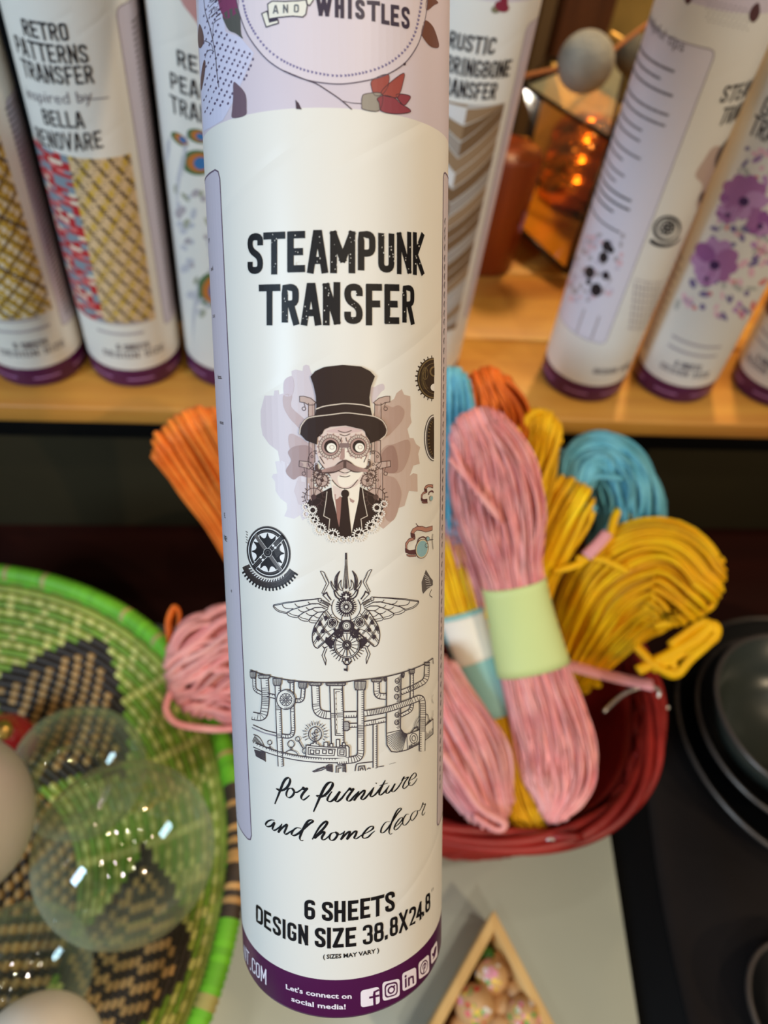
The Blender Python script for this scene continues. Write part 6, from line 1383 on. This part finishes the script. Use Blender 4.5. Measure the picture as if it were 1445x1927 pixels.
g2_ = shell('glass_vase', W(150, 1452, .452), .039, 'clear glass globe vase with a round open neck behind the large globe', (.15, -.5, .85), 'vase')
g3 = shell('glass_globe', W(40, 1835, .40), .036, 'small clear glass globe low at the left front of the green basket')
fro = mat('frosted_glass', (206, 196, 178), .35, spec=.5); 
eg = empty('frosted_globe', W(-75, 1535, .355), 'opaque cream frosted globe cut by the left edge', 'globe'); ball('globe_body', W(-75, 1535, .355), .037, fro, eg, 40, (.86, 1, 1.28))
eg2 = empty('frosted_globe', W(72, 2005, .33), 'white frosted globe just showing at the bottom left', 'globe'); ball('globe_body', W(72, 2005, .33), .0285, mat('frosted_white', (214, 210, 200), .4, var=.05), eg2, 40)
rg = empty('red_bauble', W(8, 1400, .485), 'small red bauble half hidden under the glass vase', 'bauble'); ball('bauble_body', W(8, 1400, .485), .020, mat('red_gloss', (150, 26, 34), .2, coat=.5), rg)
lathe('cap', [(.0002, .022), (.006, .022), (.006, .018), (.0075, .0175)], np.array(W(8, 1400, .485)), (0.2, 0, 1), mat('cap_gold', (190, 160, 90), .3, metal=.9), rg, 20)

# ================================================================ triangular bead box
ply = mat('pine_ply', (224, 182, 116), .5, rgb2=(206, 160, 96), vscale=14, stretch=(6, 1, 1)); plyin = mat('ply_floor', (120, 78, 44), .6)
bh = .026; ap = onz(930, 1712, TZ + bh); l1 = onz(806, 1932, TZ + bh); r1 = onz(1046, 1932, TZ + bh)
def ext(a, b, L): d_ = (b - a).normalized(); return a + d_ * L
Ls = .095; tri = [Vector((p.x, p.y, 0)) for p in (ap, ext(ap, r1, Ls), ext(ap, l1, Ls))]
ctr = sum(tri, Vector()) / 3; bxr = empty('bead_box', (ctr.x, ctr.y, TZ + .0001), 'triangular pale wooden tray of beads at the bottom of the photo', 'box')
th_ = .0062
def inset(i):
    p = tri[i]; a = (tri[(i + 1) % 3] - p).normalized(); b = (tri[i - 1] - p).normalized(); bi_ = (a + b).normalized(); s = math.sin(a.angle(b) / 2); return p + bi_ * th_ / s
inn = [inset(i) for i in range(3)]
for i in range(3):
    j = (i + 1) % 3; P = [tri[i], tri[j], inn[j], inn[i]]; V = [(p.x, p.y, TZ + .0001) for p in P] + [(p.x, p.y, TZ + bh) for p in P]
    bm = bmesh.new(); bv = [bm.verts.new(v) for v in V]
    for ff in ((0, 3, 2, 1), (4, 5, 6, 7), (0, 1, 5, 4), (1, 2, 6, 5), (2, 3, 7, 6), (3, 0, 4, 7)): bm.faces.new([bv[k] for k in ff])
    bmesh.ops.recalc_face_normals(bm, faces=bm.faces[:]); bmesh.ops.bevel(bm, geom=bm.edges[:], offset=.0006, segments=1, affect='EDGES'); obj_bm('side_board', bm, ply, bxr, False)
V = [(p.x, p.y, TZ + .0002) for p in inn] + [(p.x, p.y, TZ + .0030) for p in inn]; obj('floor_board', V, [(0, 2, 1), (3, 4, 5), (0, 1, 4, 3), (1, 2, 5, 4), (2, 0, 3, 5)], plyin, bxr)
bwood = mat('bead_wood', (206, 160, 108), .4, spec=.5)
beads = [(925, 1838, .0100, 'flower'), (893, 1893, .0118, 'flower'), (985, 1912, .0108, 'flower'), (965, 1865, .0068, 'plain'), (940, 1893, .0078, 'plain'), (915, 1800, .0060, 'green'), (935, 1808, .0056, 'plain'), (942, 1935, .0085, 'plain'), (870, 1935, .0075, 'plain'), (1015, 1950, .0070, 'plain'), (955, 1830, .0050, 'plain')]
descr = {3: 'plain bead right of and just below the topmost flower bead', 4: 'plain bead in the middle of the tray, right of the largest painted bead', 6: 'small plain bead beside the green bead in the apex', 7: 'plain bead at the bottom edge, below the middle of the tray', 8: 'plain bead at the bottom left edge of the tray', 9: 'plain bead at the bottom right corner of the tray', 10: 'smallest plain bead, right of the topmost flower bead', 0: 'bead painted with pink flowers, topmost large one in the triangular tray', 1: 'largest bead, painted with red flowers and green leaves, at the left of the tray', 2: 'flower-painted bead at the right of the triangular tray', 5: 'small green bead in the apex of the triangular tray'}
for i, (px, py, r, kind) in enumerate(beads):
    c = onz(px, py, TZ + .003 + r * 1.05 + (.004 if kind == 'flower' else 0)); m = mat('bead_green', (60, 110, 44), .35) if kind == 'green' else bwood
    root = empty('wooden_bead', c, descr.get(i, 'plain round wooden bead among the flower-painted beads in the triangular tray'), 'bead', 'plain beads in the triangular tray' if kind == 'plain' else 'painted beads in the triangular tray')
    prf = [(r * .2, -r * .97)] + [(r * math.sin(a), -r * math.cos(a)) for a in [R_(x) for x in range(18, 163, 9)]] + [(r * .2, r * .97), (r * .18, 0), (r * .2, -r * .97)]
    lathe('bead_body', prf, np.array(c), (math.cos(i * 2.3), math.sin(i * 2.3), .35), m, root, 24, cap0=False, cap1=False)
    if kind == 'flower':
        rr_ = random.Random(i); cc = np.array(c); vd = CAM - cc; vd /= np.linalg.norm(vd); sx = np.cross(vd, [0, 0, 1.0]); sx /= np.linalg.norm(sx); sy = np.cross(sx, vd)
        V = []; F = []; MI = []; ms = [mat('paint_pink', (232, 150, 170), .4), mat('paint_red', (214, 70, 62), .4), mat('paint_leaf', (110, 160, 70), .4), mat('paint_white', (238, 230, 220), .4), mat('paint_yellow', (236, 196, 80), .4)]
        for q3 in range(26):
            a = rr_.uniform(0, 6.28); s = rr_.uniform(0, .95); d3 = vd * math.sqrt(1 - s * s * .8) + (sx * math.cos(a) + sy * math.sin(a)) * s; d3 /= np.linalg.norm(d3); e1_ = np.cross(d3, [.3, .1, .9]); e1_ /= np.linalg.norm(e1_); e2_ = np.cross(d3, e1_)
            i0 = len(V); rp = rr_.uniform(.1, .24) * r
            for g in range(7): V.append(cc + d3 * r * 1.006 + (e1_ * math.cos(g * .9) + e2_ * math.sin(g * .9) * .8) * rp * .9)
            V = V[:i0] + [cc + (v_ - cc) / np.linalg.norm(v_ - cc) * r * (1.008 + .0015 * (q3 % 5)) for v_ in V[i0:]]
            F.append(tuple(range(i0, i0 + 7))); MI.append(rr_.choice((0, 0, 1, 1, 2, 3, 4) if i else (0, 0, 3, 0, 4, 2)))
        obj('painted_flowers', V, F, ms, root, False, None, MI)

# ================================================================ black bowls on the right
gun = mat('gunmetal_rim', (92, 84, 78), .32, metal=.6); blackg = mat('black_enamel', (8, 8, 9), .35, spec=.3)
def bowl(cx, cy, z, rpx, hgt, label, inner=None):
    c = onz(cx, cy, z); dpt = (M3.T @ (np.array(c) - CAM))[2]; r = rpx * dpt / FPX; b = TZ + .002
    root = empty('black_bowl', (c.x, c.y, b), label, 'bowl', 'nested black bowls at the right edge'); z0 = z - hgt
    pf = [(.0002, z0), (r * .55, z0), (r * .82, z0 + hgt * .35), (r, z), (r - .002, z), (r * .80, z0 + hgt * .37), (r * .53, z0 + .003), (.0002, z0 + .003)]
    lathe('bowl_body', pf, (c.x, c.y, 0), (0, 0, 1), inner or blackg, root, 72)
    V, F = tube_mesh([(c.x + r * math.cos(2 * math.pi * k / 90), c.y + r * math.sin(2 * math.pi * k / 90), z) for k in range(90)], .0018, 8, True); obj('rim', V, F, gun, root, True, 'thin dark metal rim')
    return root
bowl(1520, 1345, .126, 172, .045, 'upper black bowl with a grey-brown rim at the right edge, half out of frame', mat('bowl_smoke', (44, 48, 42), .28, spec=.5))
bowl(1512, 1372, .093, 200, .035, 'middle black bowl with a thin grey rim, under the upper bowl')
bowl(1535, 1385, .0625, 262, .012, 'widest shallow black dish beneath the stacked bowls')
bowl(1525, 1900, .0625, 116, .012, 'small black dish at the lower right corner')

# ================================================================ behind: lantern, felt balls, wooden block
fr = mat('lantern_metal', (40, 26, 12), .4, metal=.6); amber = glassmat('amber_glass', (248, 222, 160), .05, .05); brass = mat('brass_sheet', (226, 178, 88), .3, metal=.35); copper = mat('copper', (240, 158, 92), .2, metal=.9)
LD = [np.array(W(984, 160, .635)), np.array(W(1148, 263, .625)), np.array(W(1066, 513, .629)), np.array(W(930, 385, .665))]
nz = np.cross(LD[1] - LD[0], LD[3] - LD[0]); nz /= np.linalg.norm(nz); nz = nz if nz @ M3[:, 2] > 0 else -nz; nz[2] = 0; nz /= np.linalg.norm(nz)
BK = [p + nz * .09 for p in LD]; ctr_ = sum(LD) / 4
lan = empty('glass_lantern', Vector([float(x) for x in LD[2]]), 'tilted diamond-shaped glass lantern with dark metal edges on the shelf', 'lantern')
def bar(a, b, r=.0022): V, F = tube_mesh([a, a + (b - a) * .5, b], r, 6); obj('frame_bar', V, F, fr, lan, True)
for i in range(4): bar(LD[i], LD[(i + 1) % 4]); bar(BK[i], BK[(i + 1) % 4]); bar(LD[i], BK[i])
ax_ = np.array(W(1188, 80, .68)); bar(LD[1], ax_); bar(BK[1], ax_); bar(LD[0], ax_)
def pane(P, m, nm='pane'):
    V = [p for p in P]; obj(nm, V, [tuple(range(len(P)))], m, lan)
pane(LD, amber); pane([LD[0], LD[1], ax_], glassmat('gold_glass', (240, 206, 130), .08, .3)); pane([LD[1], LD[2], BK[2], BK[1]], brass, 'side_plate'); pane([LD[2], LD[3], BK[3], BK[2]], brass, 'side_plate'); pane([BK[0], BK[1], BK[2], BK[3]], brass, 'back_plate')
cj = np.array(W(1058, 425, .71)); cj[2] = max(cj[2], SZ + .012); up_ = np.array(W(1104, 235, .705)) - cj; hh = np.linalg.norm(up_); jar = empty('copper_jar', Vector([float(x) for x in cj]), 'ribbed copper jar glowing inside the glass lantern', 'jar')
pf = [(.0002, 0), (.024, 0), (.026, .004)] + [(.028 + .0035 * abs(math.sin(i * math.pi / 8)), .004 + i * (hh - .01) / 32) for i in range(33)] + [(.020, hh), (.018, hh), (.018, hh - .01), (.0002, hh - .012)]
lathe('jar_body', pf, cj, up_, copper, jar, 56)
wb = onz(908, 512, SZ); blk_ = empty('wooden_cylinder', (wb.x, wb.y + .02, SZ), 'reddish brown turned wooden cylinder behind the chevron tube', 'cylinder')
lathe('cylinder_body', [(.0002, .0003), (.028, .0003), (.029, .002), (.029, .094), (.027, .097), (.0002, .0975)], (wb.x, wb.y + .02, SZ), (.04, 0, 1), mat('mahogany', (138, 58, 18), .35, rgb2=(112, 44, 12), vscale=8, stretch=(6, 6, .4)), blk_, 48)
felt = mat('grey_felt', (150, 150, 140), .9, var=.12, vscale=60, bump=.6, bscale=300); twine = mat('brown_twine', (176, 112, 62), .8)
gar = W(1102, 117, .54); fb = empty('felt_ball', gar, 'grey felt ball threaded on brown twine, right of the chevron tube', 'ball', 'felt balls on the twine garland'); ball('ball_body', gar, .0204, felt, fb, 40)
ga2 = W(1192, 104, .60); fb2 = empty('felt_ball', ga2, 'small dark felt ball behind the larger grey one', 'ball', 'felt balls on the twine garland'); ball('ball_body', ga2, .0150, mat('charcoal_felt', (92, 88, 76), .9, var=.2, vscale=40, bump=.5, bscale=300), fb2, 32)
for P in (((930, 158, .54), (985, 143, .54), (1052, 128, .54)), ((1150, 98, .54), (1190, 66, .54), (1260, 15, .54))):
    V, F = tube_mesh(catmull([np.array(W(*p)) for p in P], 8), .0016, 6); tag(obj('twine', V, F, twine, None, True), 'brown twine running %s the grey felt ball' % ('left from' if P[0][0] < 1000 else 'up to the right from'), 'twine')
V, F = tube_mesh(catmull([np.array(W(*p)) for p in ((1148, 62, .6), (1165, 72, .6), (1185, 86, .6), (1212, 96, .6))], 5), .0022, 6); tag(obj('brass_rod', V, F, brass, None, True), 'short brass rod above the dark felt ball', 'rod')
